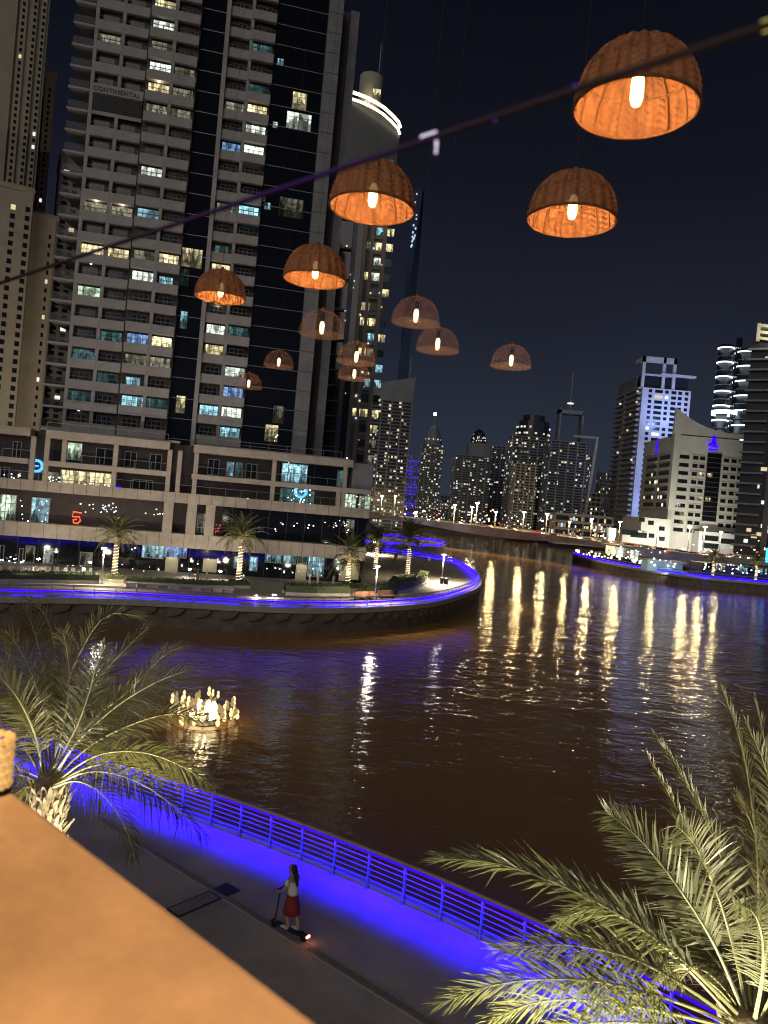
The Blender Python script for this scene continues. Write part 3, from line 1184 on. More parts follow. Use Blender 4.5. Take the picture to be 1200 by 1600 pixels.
FL = Frame(40, 175, rad(27))
rib_tower(FL, 'ribbed_tower', 'tall sand coloured ribbed tower at the edge of the view behind the podium', -60, 62, 200, -60, 300, 26, (22, 40, 54), 32, 'beige', ((-20, 12, .8), (16, 28, .5), (36, 44, .7), (50, 58, .4)), ww=.55, wh=.8)
FL2 = Frame(40, 182, rad(27))
rib_tower(FL2, 'ribbed_tower', 'lower stepped sand coloured tower shaft beside the ribbed tower', 61, 77, 250, 108, 330, 20, (68.5,), 21, 'beige', ((63, 66, .5),), ww=.5, wh=.8)
FL3 = Frame(20, 165, rad(27))
rib_tower(FL3, 'sand_block', 'sand coloured block with square windows and white corner pier in front of the ribbed tower', -40, 37, 500, 290, 700, 9, (6, 29), 27, 'beige', ((24, 36, .5),), litp=.05, ww=.9, wh=1.05)
FL4 = Frame(55, 170, rad(27))
rib_tower(FL4, 'blank_wall_block', 'plain sand coloured block with one narrow window column between two blocks', 37.5, 78, 500, 335, 700, 8, (67,), 24, 'beige', ((61, 75, .4),), litp=.12, ww=.5, wh=.9)
FL5 = Frame(95, 188, rad(27))
rib_tower(FL5, 'dim_block', 'dim grey block with dark square windows glimpsed past the triangular balconies', 82, 135, 400, 245, 680, 12, (93, 108), 42, 'concrete', (), litp=.04, ww=1.2, wh=.9)
lamp('street_glow_fill', 'SPOT', FL3.w(0, -38, 14), 16000, (1, .84, .62), None, FL3.n*38+Vector((0, 0, 36)), .5, 120, .9)  # added fill spot brightening the sand coloured blocks
# ------------------------------------------------------------------ far skyline
def far_tower(name, label, pxl, pxr, ytop, D, rows, bays, lit=.25, wall='far', glass='far_d', band=.35, piers=True, depth=None, ang=0, tint=None, ref=None, wsz=.7):
    ym = ref or (ytop+800)/2
    fr = Frame((pxl+pxr)/2, D, ang)
    t = thing(name, label, 'tower', fr.o, ang)
    x0, x1 = fr.hit(pxl, ym)[0], fr.hit(pxr, ym)[0]
    z1 = fr.hit((pxl+pxr)/2, ytop)[1]
    w = x1-x0
    dp = depth or w*.9
    k = MB()
    k.box(x0+.3, x1-.3, .3, dp-.3, 0, z1)
    k.build('wall', M[glass], t)
    p = z1/rows
    k = MB()
    for i in range(rows+1):
        z = i*p
        k.box(x0-.1, x1+.1, -.25, dp, z-band*p/2, z+band*p/2)
    if piers:
        for j in range(0, bays+1, max(1, bays//4)):
            x = x0+w*j/bays
            k.box(x-.35, x+.35, -.4, .3, 0, z1)
            k.box(x0-.3, x0+.3, dp*j/bays-.3, dp*j/bays+.3, 0, z1)
    o = k.build('floor_bands', M[wall], t)
    o['kind'] = 'stuff'
    k = MB()
    for i in range(rows):
        rowlit = lit*.85*RN.uniform(.3, 1.7)
        for j in range(bays):
            if RN.random() < rowlit:
                z = i*p+band*p*.5
                bw = w/bays
                x = x0+bw*j+bw*.15
                mi = RN.choice([0, 0, 0, 1, 1, 2, 3, 3]) if tint is None else 4
                ww_ = bw*wsz*RN.choice([.5, .8, 1.0])
                k.box(x, x+ww_, -.28, .31, z+.05*p, z+p*(1-band)*RN.choice([.6, .9, .9]), mi)
        for j in range(max(2, bays//2)):
            if fr.o.x > 20 and RN.random() < rowlit:
                z = i*p+band*p*.5
                bw = dp/max(2, bays//2)
                y = bw*j+bw*.2
                k.box(x0-.15, x0+.32, y, y+bw*.5, z+.05*p, z+p*(1-band)*.9, RN.choice([0, 1, 3]))
    if k.f:
        o = k.build('lit_windows', FARW+[FARB], t)
        o['kind'] = 'stuff'
    return t, fr, x0, x1, z1, dp


# dark tower with a slanted top
t, fr, x0, x1, z1, dp = far_tower('slant_top_tower', 'dark tower with slanted roof line and mast behind the crowned tower', 574, 637, 625, 360, 38, 12, .26, depth=24, ang=rad(6))
k = MB()
k.slab([(x0, z1), (x1, z1), (x1+.6, z1+12), (x0, z1+7)], 0, 14)
k.build('slanted_parapet', M['far'], t)
k = MB()
k.tube([(x1-2, 3, z1+10), (x1-2, 3, z1+21)], .25, 5)
k.build('mast', M['pole'], t)
# blue lit office
t, fr, x0, x1, z1, dp = far_tower('blue_office', 'narrow office block glowing deep blue far up the canal', 631, 653, 712, 620, 20, 7, .9, glass='far_d', tint='b', depth=15)
# domed tower
t, fr, x0, x1, z1, dp = far_tower('domed_tower', 'slim tower with ribbed dome and beacon beside the blue office block', 655, 689, 694, 560, 36, 9, .34)
xm, w = (x0+x1)/2, x1-x0
k = MB()
k.lathe([(w*.42, 0), (w*.42, 3), (w*.36, 7), (w*.24, 11), (w*.1, 14), (0, 15)], 10, (xm, w*.45, z1))
k.build('dome', M['far'], t)
k = MB()
k.tube([(xm, w*.45, z1+14), (xm, w*.45, z1+23)], .2, 5)
k.build('mast', M['pole'], t)
k = MB()
dot(k, (xm, w*.45, z1+23), .9, 0)
k.build('beacon', GLOW('beacon_white', (.9, .95, 1), 12), t)
k = MB()
for i in range(5):
    th = 2*pi*(i+.5)/10-pi
    dot(k, (xm+w*.36*cos(th), w*.45+w*.4*sin(th)-.5, z1+4), .35, 0)
k.build('dome_lights', FARW[1], t)
# pair of towers, one with a glass dome
t, fr, x0, x1, z1, dp = far_tower('stepped_tower', 'broad stepped tower with small lit glass dome in the middle of the far row', 708, 765, 712, 520, 32, 14, .24)
k = MB()
xm = x0+(x1-x0)*.62
k.box(xm-7, xm+8, 1, 14, z1, z1+9)
k.build('upper_block', M['far'], t)
k = MB()
k.lathe([(5.5, 0), (5.3, 3), (4, 7), (1.5, 9.5), (0, 10)], 10, (xm, 6, z1+9))
k.build('dome', M['far_d'], t)
k = MB()
for i in range(14):
    a_ = RN.uniform(-2.6, -.5)
    r_ = RN.uniform(4, 5.5)
    dot(k, (xm+r_*cos(a_), 6+r_*sin(a_)-.8, z1+9+RN.uniform(.5, 5)), .3, 0)
k.build('dome_lights', FARW[1], t)
far_tower('plain_tower', 'plain dark tower between the stepped tower and the banded one', 757, 798, 697, 560, 34, 11, .15)
t, fr, x0, x1, z1, dp = far_tower('banded_tower', 'dark tower with bright upper floors and round top in the far row', 797, 850, 682, 470, 36, 12, .22)
k = MB()
k.lathe([(10, 0), (10, 10), (7, 10.2), (7, 14), (0, 14.2)], 18, ((x0+x1)/2+3, 10, z1))
k.build('round_top', M['far_d'], t)
k = MB()
for i in range(26):
    th = -pi*RN.random()
    dot(k, ((x0+x1)/2+3+10.05*cos(th), 10+10.05*sin(th), z1-2+RN.choice([1.2, 4.5, 8.3])), .5, RN.randrange(2))
k.build('top_lights', FARW[:2], t)
k = MB()
k.box(x0+9, x0+18, 2, 12, z1-30, z1+1)
far_tower('beige_low_tower', 'shorter pale tower with pale piers in front of the banded tower', 803, 838, 725, 440, 26, 9, .22, wall='beige2', depth=14)
# framed tower
t, fr, x0, x1, z1, dp = far_tower('framed_tower', 'dark tower with pale slanting frame and open roof box', 856, 917, 690, 430, 36, 13, .17)
k = MB()
k.slab([(x1-1, 0), (x1+.4, 0), (x1+4.5, z1+4), (x1+3.1, z1+4)], -1, 1)
k.slab([(x0+12, z1+2.8), (x1+3.1, z1+2.8), (x1+3.1, z1+4), (x0+12, z1+4)], -1, 1)
k.build('slanting_frame', M['concrete'], t)
k = MB()
k.box(x0+4, x0+5, 2, 10, z1, z1+19)
k.box(x1-5, x1-4, 2, 10, z1, z1+17)
k.box(x0+4, x1-4, 2, 10, z1+16, z1+18)
k.build('roof_box', M['far'], t)
k = MB()
k.tube([((x0+x1)/2-1, 4, z1+18), ((x0+x1)/2-1, 4, z1+40)], .25, 5)
k.build('mast', M['pole'], t)
k = MB()
k.lathe([(0, .6), (1.6, .3), (2.0, 0), (1.6, -.3), (0, -.5)], 10, ((x0+x1)/2-1, 4, z1+22))
k.build('mast_light', FARW[1], t)
far_tower('small_tower', 'small dim tower in the gap before the blue-white tower', 935, 953, 738, 640, 18, 6, .22)
far_tower('low_block', 'low reddish block in the gap of the far row', 908, 942, 770, 600, 10, 9, .16, wall='beige')
far_tower('back_tower', 'thin dark tower half hidden behind the framed tower', 915, 925, 712, 620, 22, 3, .2)
far_tower('glass_block', 'low pale glass block far up the canal', 688, 708, 775, 700, 8, 8, .5)
far_tower('hazy_tower', 'far grey tower behind the stepped tower', 772, 812, 722, 700, 26, 8, .1)
far_tower('street_block', 'low terrace block with lit shop windows at the bridge head', 868, 958, 806, 400, 4, 20, .35, wall='beige2', depth=12)
# far spire showing only its lights against the sky
fr = Frame(611, 900)
t = thing('dark_spire_tower', 'unlit twisting tower showing only a column of white dots against the sky', 'tower', fr.o)
k = MB()
for i in range(24):
    z0_, z1_ = fr.hit(648, 560-11*i)[1], fr.hit(648, 560-11*(i+1))[1]
    a_ = i*.06
    s_ = 7
    c_ = [(s_*cos(a_+q*pi/2+pi/4), s_*sin(a_+q*pi/2+pi/4)) for q in range(4)]
    k.prism(c_, min(z0_, z1_), max(z0_, z1_))
k.box(-6, 6, -6, 6, 0, fr.hit(648, 560)[1])
k.build('shaft', MAT('blue_grey_cladding', (.045, .066, .125), .9, nscale=.02, namt=.06, spec=0), t)
k = MB()
for py in (303, 316, 336, 342, 352, 357, 363, 370, 374, 377, 383, 385, 368, 372):
    x, z = fr.hit(652+RN.uniform(-3, 2)-(py-300)*.08, py, -14)
    dot(k, (x, -14, z), .75 if py < 350 else .9, 0)
o = k.build('window_dots', FARW[2], t)
o['kind'] = 'stuff'

# ---- the blue-white tower
FB = Frame(1000, 430)
bt = thing('blue_lit_tower', 'tall tower with one face flooded pale blue and an open roof box', 'tower', FB.o)
hb = lambda px, py, y=0: FB.hit(px, py, y)
x0, x1, zt_ = hb(1004, 610)[0], hb(1080, 610)[0], hb(1040, 608)[1]
dp = 44.0
k = MB()
k.box(x0, x1, 0, dp, 0, zt_)
k.build('wall', M['white'], bt)
k = MB()
rows = 30
for i in range(rows):
    z = zt_*(i+.5)/rows
    for (fa, fb_) in ((.13, .2), (.26, .42), (.47, .54), (.6, .7), (.74, .82), (.88, .95)):
        if RN.random() < .95:
            mi = 0 if RN.random() < .9 else RN.choice([2, 2, 1])
            xx0, xx1 = x0+(x1-x0)*fa, x0+(x1-x0)*fb_
            k.box(xx0, xx1, -.06, 0, z-1.0, z+.75, mi)
o = k.build('windows', [M['far_w']]+FARW[:2], bt)
o['kind'] = 'stuff'
k = MB()
for i in range(rows+1):
    z = zt_*i/rows
    k.box(x0-2.2, x0-.05, 1.0, dp, z-.9, z+.2)
o = k.build('balcony_bands', M['concrete'], bt)
o['kind'] = 'stuff'
k = MB()
k.box(x0-2.0, x0-.01, dp*.55, dp*.62, 0, zt_)
k.build('flank_pier', M['concrete'], bt)
k = MB()
for i in range(rows):
    if RN.random() < .4:
        z = zt_*(i+.5)/rows
        y = RN.uniform(1, dp-3)
        k.box(x0-.6, x0-.02, y, y+1.6, z-.3, z+.9, RN.randrange(2))
o = k.build('lit_windows', FARW[:2], bt)
o['kind'] = 'stuff'
# roof box (frame) and penthouse
xa, xb = hb(1006, 560)[0], hb(1058, 570)[0]
z2_ = hb(1020, 557)[1]
k = MB()
for a in (xa, (xa+xb)/2+2, xb-1.6):
    k.box(a, a+1.6, .5, 2, zt_, z2_)
k.box(xa, xb, .5, 2.0, z2_-3.2, z2_)
k.box(xa, xb, .55, 1.9, zt_+(z2_-zt_)*.4, zt_+(z2_-zt_)*.45)
k.box(xa, xa+1.4, 2, 14, z2_-2.5, z2_-.1)
k.build('roof_frame', M['white'], bt)
k = MB()
k.box(xa+2, x1-1, 3, 16, zt_, zt_+8)
k.build('penthouse', M['far_d'], bt)
k = MB()
k.box(x0-1.6, xa-.3, 7, 40, zt_+.01, zt_+7)
k.build('plant_room', M['far'], bt)
k = MB()
k.box(x0+(x1-x0)*.35, x1+2, -.5, 2.6, zt_+7.5, zt_+8.6)
k.build('canopy', M['white'], bt)
for (x, z, e) in ((x0+8, 8, 60000), (x1-6, zt_*.5, 30000)):
    lamp('blue_floodlight', 'SPOT', (x, -26, z), e, (.30, .42, 1.0), bt, (0, 26, zt_*.62-z), 1.0, 120, .9)
lamp('blue_floodlight', 'SPOT', ((x0+x1)/2, -22, zt_-18), 26000, (.30, .42, 1.0), bt, (0, 22, 14), 1.0, 130, .9)

# ---- beige hotel with sail roof
FH = Frame(1052, 330)
ht = thing('sail_roof_hotel', 'beige hotel with curved sail roof and blue emblems above the far promenade', 'hotel', FH.o)
hh = lambda px, py, y=0: FH.hit(px, py, y)
x0, x1 = hh(1050, 760)[0], hh(1158, 760)[0]
ztop = hh(1100, 683)[1]
dp = 40.0
k = MB()
k.box(x0, x1, 0, dp, 0, ztop)
k.build('wall', M['hotel'], ht)
k = MB()
k.box(x0-1.0, x0+1.6, -.7, 2.2, 0, hh(1058, 655)[1])
k.build('corner_pier', M['hotel'], ht)
# sail
sp = [hh(px, py, -.5) for px, py in ((1057, 637), (1068, 646), (1080, 655), (1092, 662), (1105, 668), (1120, 673), (1138, 677), (1163, 679))]
k = MB()
k.slab([(sp[0][0]-.3, ztop+.5)]+[(sp[-1][0], ztop+.5)]+[p for p in reversed(sp)], -.8, 1.0)
k.build('sail_roof', M['hotel'], ht)
k = MB()
k.box(sp[0][0]+2, sp[-1][0]-1, 1.2, 3, ztop-.2, ztop+1.4)
k.build('roof_slot', M['joint'], ht)
# glass bay
gx0, gx1 = hh(1101, 760)[0], hh(1123, 760)[0]
k = MB()
k.box(gx0, gx1, -.35, -.01, hh(1110, 815)[1], hh(1112, 708)[1])
gb = k.build('glass_bay', M['glass'], ht)
k = MB()
for i in range(14):
    z = hh(1110, 815)[1]+(hh(1112, 708)[1]-hh(1110, 815)[1])*i/14
    k.box(gx0, gx1, -.42, -.351, z, z+.25)
k.build('transoms', M['joint'], gb)
rows = 10
zr0, zr1 = hh(1070, 835)[1], hh(1075, 708)[1]
hp = (zr1-zr0)/rows
wm = MB()
wm.box(-1.1, 1.1, -.02, .5, -.85, .85)
wm2 = MB()
wm2.box(-1.45, 1.45, -.25, -.02, -1.25, -.8)
bal_me = wm2.mesh('balcony', M['hotel'])
rec = MB()
for s_ in (-1, 1):
    rec.box(s_*1.45-.18, s_*1.45+.18, -.25, -.02, -.8, 1.1)
rec.box(-1.6, 1.6, -.25, -.02, 1.0, 1.25)
rec_me = rec.mesh('surround', M['hotel'])
win_me = {c: wm.mesh('window', m) for c, m in (('n', M['far_w']), ('Y', LIT['Y']), ('W', LIT['W']), ('D', LIT['D']))}
for i in range(rows):
    z = zr0+hp*(i+.5)
    for j, px in enumerate((1062, 1069, 1083, 1094, 1131.5, 1143.5, 1154.5)):
        x = hh(px-(rows/2-i)*.9+2, 760, 0)[0]
        x = hh(px, 760, 0)[0]
        c = 'n'
        if RN.random() < .09:
            c = RN.choice('YWD')
        if (j, i) in ((3, 7), (3, 4)):
            c = 'Y'
        o = link('window', win_me[c], ht, (x, -.03, z))
        link('balcony', bal_me, o, (0, 0, 0))
        if j >= 2:
            link('surround', rec_me, o)
for (i, c) in ((7, 'Y'), (4, 'Y')):
    o = link('window', win_me[c], ht, (gx0+1.6, -.46, zr0+hp*(i+.5)))
# left flank openings
fm = MB()
fm.box(-.25, .01, 0, 13, -1.0, .9)
fme = fm.mesh('window', M['far_w'])
fb = MB()
fb.box(-.8, .0, -.3, 13.3, -1.7, -1.0)
fbme = fb.mesh('balcony', M['hotel'])
for i in range(3, rows):
    z = zr0+hp*(i+.5)
    for y in (4, 21):
        o = link('window', fme, ht, (x0-.01, y, z))
        link('balcony', fbme, o)
k = MB()
for i in range(10):
    z = zr0+hp*(RN.randrange(3, rows)+.5)
    y = RN.uniform(4, 33)
    k.box(x0-.35, x0-.26, y, y+1.8, z-.8, z+.6, RN.randrange(2))
o = k.build('lit_windows', FARW[:2], ht)
o['kind'] = 'stuff'


def emblem(loc, rotz, s, parent):
    """stylised blue figure over two waves"""
    k = MB()
    k.lathe([(0, -.05), (.0, .0)], 6)
    k = MB()
    k.slab([(.05*cos(a)*3.0, .95+.17*sin(a)) for a in [2*pi*i/10 for i in range(10)]], -.06, .0)
    k.slab([(-.13, .8), (.16, .8), (.22, .35), (.5, .12), (.1, .22), (-.25, .22), (-.5, .3), (-.2, .45)], -.06, 0)
    k.slab([(-.55, .32), (-.1, .12), (.3, .08), (.62, -.02), (.3, -.04), (-.15, .0), (-.5, .16)], -.06, 0)
    k.slab([(-.45, -.1), (0, -.2), (.55, -.14), (.35, -.3), (0, -.34), (-.4, -.28)], -.06, 0)
    o = k.build('emblem', M['neon_blue'], parent, loc=loc)
    o.scale = (s, 1, s)
    o.rotation_euler = (0, 0, rotz)
    return o


x, z = hh(1114, 694, -.2)
emblem((x, -.85, z-1.3), 0, 4.6, ht)
zz_ = hh(1030, 692)[1]
emblem((x0-.3, 22, zz_-1), -pi/2, 5.2, ht)
k = MB()
k.box(x0-.35, x0-.02, 2, dp-1, zr1+.4, ztop-.4)
k.build('flank_parapet', M['hotel'], ht)
# lower wings
xw0, xw1 = hh(1000, 840, -6)[0], hh(1046, 840, -6)[0]
k = MB()
k.box(xw0, xw1, -6, 20, 0, hh(1025, 810, -6)[1])
k.build('low_wing', M['hotel'], ht)
xw2 = hh(972, 840, -8)[0]
k = MB()
k.box(xw2, xw0-.02, -8, 15, 0, hh(985, 828, -8)[1])
k.build('low_wing', M['hotel'], ht)
xw3, xw4 = hh(1092, 840, -6)[0], hh(1150, 840, -6)[0]
k = MB()
k.box(xw3, xw4, -6, -.8, 0, hh(1120, 832, -6)[1])
k.build('low_wing', M['white'], ht)
lw = MB()
lw.box(-1.2, 1.2, -.12, 0, -.9, .9)
lwm = lw.mesh('window', M['far_w'])
for (px, py) in ((1017, 817), (1034, 826), (1018, 837), (1034, 842), (1003, 812)):
    x, z = hh(px, py, -6)
    link('window', lwm, ht, (x, -6.0, z))
lw = MB()
lw.box(-3.4, 3.4, -.12, 0, -1.1, 1.1)
lwm = lw.mesh('window', M['glass_soft'])
for (px, py, y) in ((984, 832, -8), (998, 836, -8), (1110, 841, -6), (1137, 846, -6), (1110, 853, -6)):
    x, z = hh(px, py, y)
    link('window', lwm, ht, (x, y, z))
for (px, e) in ((1010, 7000), (1040, 5000), (1075, 6000), (1120, 8000), (1150, 6000)):
    x = hh(px, 860, -20)[0]
    lamp('facade_floodlight', 'SPOT', (x, -22, 3), e*1.7, (1.0, .95, .80), ht, (0, 22, 14), .5, 130, .9)
lamp('facade_floodlight', 'SPOT', (x0-24, 4, 5), 34000, (1.0, .96, .86), ht, (24, 10, 16), .5, 130, .9)

# ---- round tower with ring lights
FR = Frame(1150, 420)
rt = thing('ring_lit_tower', 'round glass tower circled by white ring lights behind the hotel', 'tower', FR.o)
hr = lambda px, py, y=0: FR.hit(px, py, y)
zr_ = hr(1160, 538)[1]
for (pa, pb, ya, ph) in ((1124, 1147, 6, 0), (1145, 1184, 0, 3)):
    xa, xb = hr(pa, 620)[0], hr(pb, 620)[0]
    r = (xb-xa)/2
    k = MB()
    k.lathe([(r, 0), (r, zr_-ph), (0, zr_-ph+.2)], 24, ((xa+xb)/2, ya, 0))
    k.build('drum', M['far_d'], rt, True)
    zz_ = zr_-ph-2
    step = hr(1160, 540)[1]-hr(1160, 564)[1]
    for i in range(14):
        k = MB()
        k.lathe([(r+.1, 0), (r+.45, .1), (r+.45, .6), (r+.1, .7)], 24, ((xa+xb)/2, ya, zz_-i*step*.96))
        k.build('ring_light', M['ringwhite'], rt, True)
        k = MB()
        k.lathe([(r+.02, -.3), (r+.5, -.3), (r+.5, .0)], 24, ((xa+xb)/2, ya, zz_-(i+.5)*step*.96))
        k.build('floor_ring', M['far'], rt, True)
k = MB()
xm = hr(1142, 620)[0]
for q_ in range(3):
    k.box(xm+q_*1.1, xm+.35+q_*1.1, -2.5, -.5, 0, zr_+3)
k.build('fins', M['glass_soft'], rt)
k = MB()
x, z = hr(1150, 642, -14)
k.lathe([(6.5, 0), (6.5, 2.2), (0, 2.3)], 20, (x-1, -2, z-1))
k.build('sky_lobby_light', M['ringwhite'], rt, True)
# ---- edge tower
FE = Frame(1160, 300)
FE = Frame(1160, 300, rad(-30))
et = thing('slatted_tower', 'dark tower with long balcony slabs at the edge of the view beside the hotel', 'tower', FE.o, rad(-30))
he = lambda px, py, y=0: FE.hit(px, py, y)
xe0 = he(1160, 700)[0]
ze = he(1190, 530)[1]
k = MB()
k.box(xe0, xe0+45, .5, 26, 0, ze)
k.build('wall', MAT('dark_blue_glass', (.014, .018, .028), .35, spec=.25), et)
sm = MB()
sm.box(0, 9.0, -1.6, .5, -.35, .35)
sme = sm.mesh('balcony_slab', M['far'])
sm = MB()
sm.box(12, 34, -1.2, .5, -.3, .3)
sme2 = sm.mesh('balcony_slab', M['far'])
nf = 22
for i in range(1, nf):
    link('balcony_slab', sme, et, (xe0-1, 0, ze*i/nf))
    link('balcony_slab', sme2, et, (xe0, 0, ze*i/nf))
k = MB()
k.box(xe0+9.5, xe0+11.5, -2, .5, 0, ze)
k.build('pier', M['far_d'], et)
k = MB()
for (px, py, s_) in ((1196, 733, 1.6), (1195, 822, 1.4), (1190, 835, 1.8), (1178, 838, 1), (1170, 828, .8), (1192, 785, .6), (1165, 845, .7), (1198, 830, 1.2), (1185, 760, .3), (1199, 560, .8)):
    x, z = he(px, py, -.2)
    k.box(x-s_, x+s_, -.25, .52, z-.7, z+.7, RN.randrange(2))
o = k.build('lit_windows', FARW[:2], et)
o['kind'] = 'stuff'
k = MB()
xq, zq = he(1184, 506)
for dz in (0, -2.6, -5):
    k.slab([(xq, zq+dz), (xq+14, zq+dz-2.5), (xq+14, zq+dz-3.6), (xq, zq+dz-1.1)], -1, 8)
k.box(xq, xq+1.2, -1.1, 8, ze-1, zq)
k.build('roof_louvres', M['beige2'], et)
lamp('roof_light', 'POINT', (xq+5, -6, zq-4), 2500, (.95, .95, .7), et, radius=.5)

# ------------------------------------------------------------------ bridge
br = thing('bridge', 'long low concrete road bridge crossing the canal in front of the skyline', 'bridge', (60, 290, 0))
off = Vector((60, 290, 0))
bl = smooth_line([at(px, py, D) for px, py, D in ((470, 798, 345), (590, 804, 325), (690, 815, 300), (800, 828, 275), (900, 841, 250), (1000, 855, 230), (1090, 866, 219), (1150, 871, 217), (1260, 879, 216))], 5)
k = MB()
N = len(bl)
hang = []
for i, p in enumerate(bl):
    f_ = i/(N-1)
    th = 1.6+1.7*abs(cos(pi*f_*2.6+.4))**2
    hang.append(th)
dirn = [(bl[min(i+1, N-1)]-bl[max(i-1, 0)]).normalized() for i in range(N)]
W_ = 22
for i in range(N-1):
    a, b_ = bl[i]-off, bl[i+1]-off
    na, nb = Vector((-dirn[i].y, dirn[i].x, 0)), Vector((-dirn[i+1].y, dirn[i+1].x, 0))
    A0, B0 = a-Vector((0, 0, hang[i])), b_-Vector((0, 0, hang[i+1]))
    k.face([A0, B0, b_, a])
    k.face([A0+na*W_, B0+nb*W_, B0, A0])
    k.face([a+Vector((0, 0, -.9)), b_+Vector((0, 0, -.9)), b_+nb*W_+Vector((0, 0, -.9)), a+na*W_+Vector((0, 0, -.9))], 1)
    k.face([a+na*.4, b_+nb*.4, b_+nb*.4+Vector((0, 0, -.9)), a+na*.4+Vector((0, 0, -.9))])
    k.face([a, b_, b_+nb*.4, a+na*.4])
    k.face([b_+nb*W_, a+na*W_, A0+na*W_, B0+nb*W_])
k.build('deck', [M['bridge'], M['asphalt']], br)
k = MB()
k.tube([p-off+Vector((0, 0, .5)) for p in bl], .09, 5)
k.build('parapet_rail', M['rail'], br)
pm = MB()
pm.box(-1.2, 1.2, 0, W_, -9, 0)
for f_ in (.04,):
    i = int(f_*(N-1))
    pm.build('pier', M['bridge'], br, loc=bl[i]-off-Vector((0, 0, hang[i]-.1)))
# retaining wall at the bridge end
k = MB()
p0, p1 = at(1090, 880, 217.5), at(1300, 900, 215)
k.slab([(0, -1), (90, -1), (90, 2.4), (0, 2.4)], 0, 1.5)
o = k.build('abutment', M['quay'], br, loc=(p0.x-off.x, p0.y-off.y, 0))
o.rotation_euler = (0, 0, math.atan2(p1.y-p0.y, p1.x-p0.x))
for (px, e) in ((1040, 900), (960, 500), (620, 2500), (680, 2000), (1000, 600)):
    D = 325-(px-590)*.25 if px < 900 else 222
    p = at(px, 880 if px > 900 else 840, D-22)
    lamp('underbridge_light', 'SPOT', Vector((p.x, p.y, 1.0))-off, e, (.9, .95, 1.0) if px > 900 else (.8, .85, 1), br, (0, 20, 3), .3, 140)

# road cars on the bridge
car_body = MB()
car_body.slab([(-2.2, .35), (2.2, .35), (2.25, .75), (1.5, .92), (.9, 1.42), (-1.0, 1.45), (-1.9, .98), (-2.25, .9)], -.85, .85)
wh = MB()
for sx in (-1.35, 1.35):
    for sy in (-.8, .8):
        wh.lathe([(0, -.1), (.33, -.1), (.33, .1), (0, .1)], 10)
car_mats = [MAT('car_paint_%s' % n, c, .3, .3) for n, c in (('white', (.6, .6, .6)), ('silver', (.35, .35, .36)), ('dark', (.03, .03, .035)), ('red', (.25, .03, .03)))]
car_meshes = [car_body.mesh('body', m) for m in car_mats]
wl = MB()
wl.lathe([(.05, -.1), (.33, -.1), (.33, .1), (.05, .1)], 10)
wheel_me = wl.mesh('wheel', M['black'])
hl = MB()
hl.box(-.08, .08, -.16, .16, -.12, .12)
hl_me = hl.mesh('headlight', GLOW('headlight_glow', (1, .97, .9), 14))
tl_me = hl.mesh('tail_light', GLOW('tail_light_glow', (1, .08, .03), 6))
gl_ = MB()
gl_.slab([(-.95, 1.0), (1.15, 1.0), (.85, 1.36), (-.85, 1.38)], -.87, .87)
gl_me = gl_.mesh('side_glass', M['glass'])


def car(p, rz, mi, label):
    t = thing('car', label, 'car', p, rz, 'cars crossing the bridge')
    link('body', car_meshes[mi], t)
    link('side_glass', gl_me, t)
    for sx in (-1.35, 1.35):
        for sy in (-.72, .72):
            w_ = link('wheel', wheel_me, t, (sx, sy, .33))
            w_.rotation_euler = (pi/2, 0, 0)
    for sy in (-.6, .6):
        link('headlight', hl_me, t, (2.2, sy, .68))
        link('tail_light', tl_me, t, (-2.2, sy, .78))
    return t


paint = ['white', 'silver', 'dark', 'red']
bpos = [(i, bl[i]) for i in range(N)]
where = ['in front of the hotel low wing', 'under the street lamp by the hotel corner', 'near the abutment end of the bridge', 'before the blue-white tower', 'before the framed tower', 'before the banded tower',
         'before the stepped tower', 'before the domed tower']
used = {}
fr_list = [(612, 0, 0), (640, 1, 1), (668, 0, 0), (705, 0, 0), (728, 1, 2), (752, 0, 1), (790, 0, 0), (815, 1, 3), (850, 0, 2), (872, 1, 0), (905, 0, 1), (930, 0, 0), (968, 0, 3), (985, 1, 0), (1000, 0, 1), (1022, 0, 2),
           (1048, 1, 0), (1066, 0, 0), (1082, 0, 1), (1108, 1, 2), (1120, 0, 0), (1140, 1, 3), (1160, 0, 1), (1180, 1, 0)]
place = {612: 'just past the podium corner', 640: 'below the blue office block', 668: 'below the domed tower', 705: 'at the edge of the stepped tower', 728: 'below the stepped tower', 752: 'below the lit glass dome', 790: 'below the plain dark tower',
         815: 'below the banded tower', 850: 'at the gap after the banded tower', 872: 'below the framed tower', 905: 'below the slanting frame', 930: 'below the small dim tower', 968: 'at the start of the hotel wing', 985: 'before the hotel wing',
         1000: 'below the blue flooded face', 1022: 'before the low wing windows', 1048: 'before the hotel corner pier', 1066: 'past the hotel corner pier', 1082: 'below the hotel guest rooms', 1108: 'below the dark glass bay of the hotel',
         1120: 'before the white hotel wing', 1140: 'at the end of the white hotel wing', 1160: 'before the slatted tower', 1180: 'under the slatted tower pier'}
for (px, lane, mi) in fr_list:
    i = min(range(N), key=lambda j: abs((bl[j]-EYEV).dot(_R)/(bl[j]-EYEV).dot(_F)*F+600-px))
    d = dirn[i]
    nn = Vector((-d.y, d.x, 0))
    # exact position between samples
    p = bl[i]+nn*(4 if lane == 0 else 9)+Vector((0, 0, -.88))
    rz = math.atan2(d.y, d.x)+(pi if lane == 0 else 0)
    sh = (px-((bl[i]-EYEV).dot(_R)/(bl[i]-EYEV).dot(_F)*F+600))/F*(bl[i].y)/max(.3, abs(d.x))
    car(p+d*sh, rz+(.0), mi, '%s car %s on the bridge %s' % (paint[mi], 'driving away' if lane else 'with headlights on', place[px]))


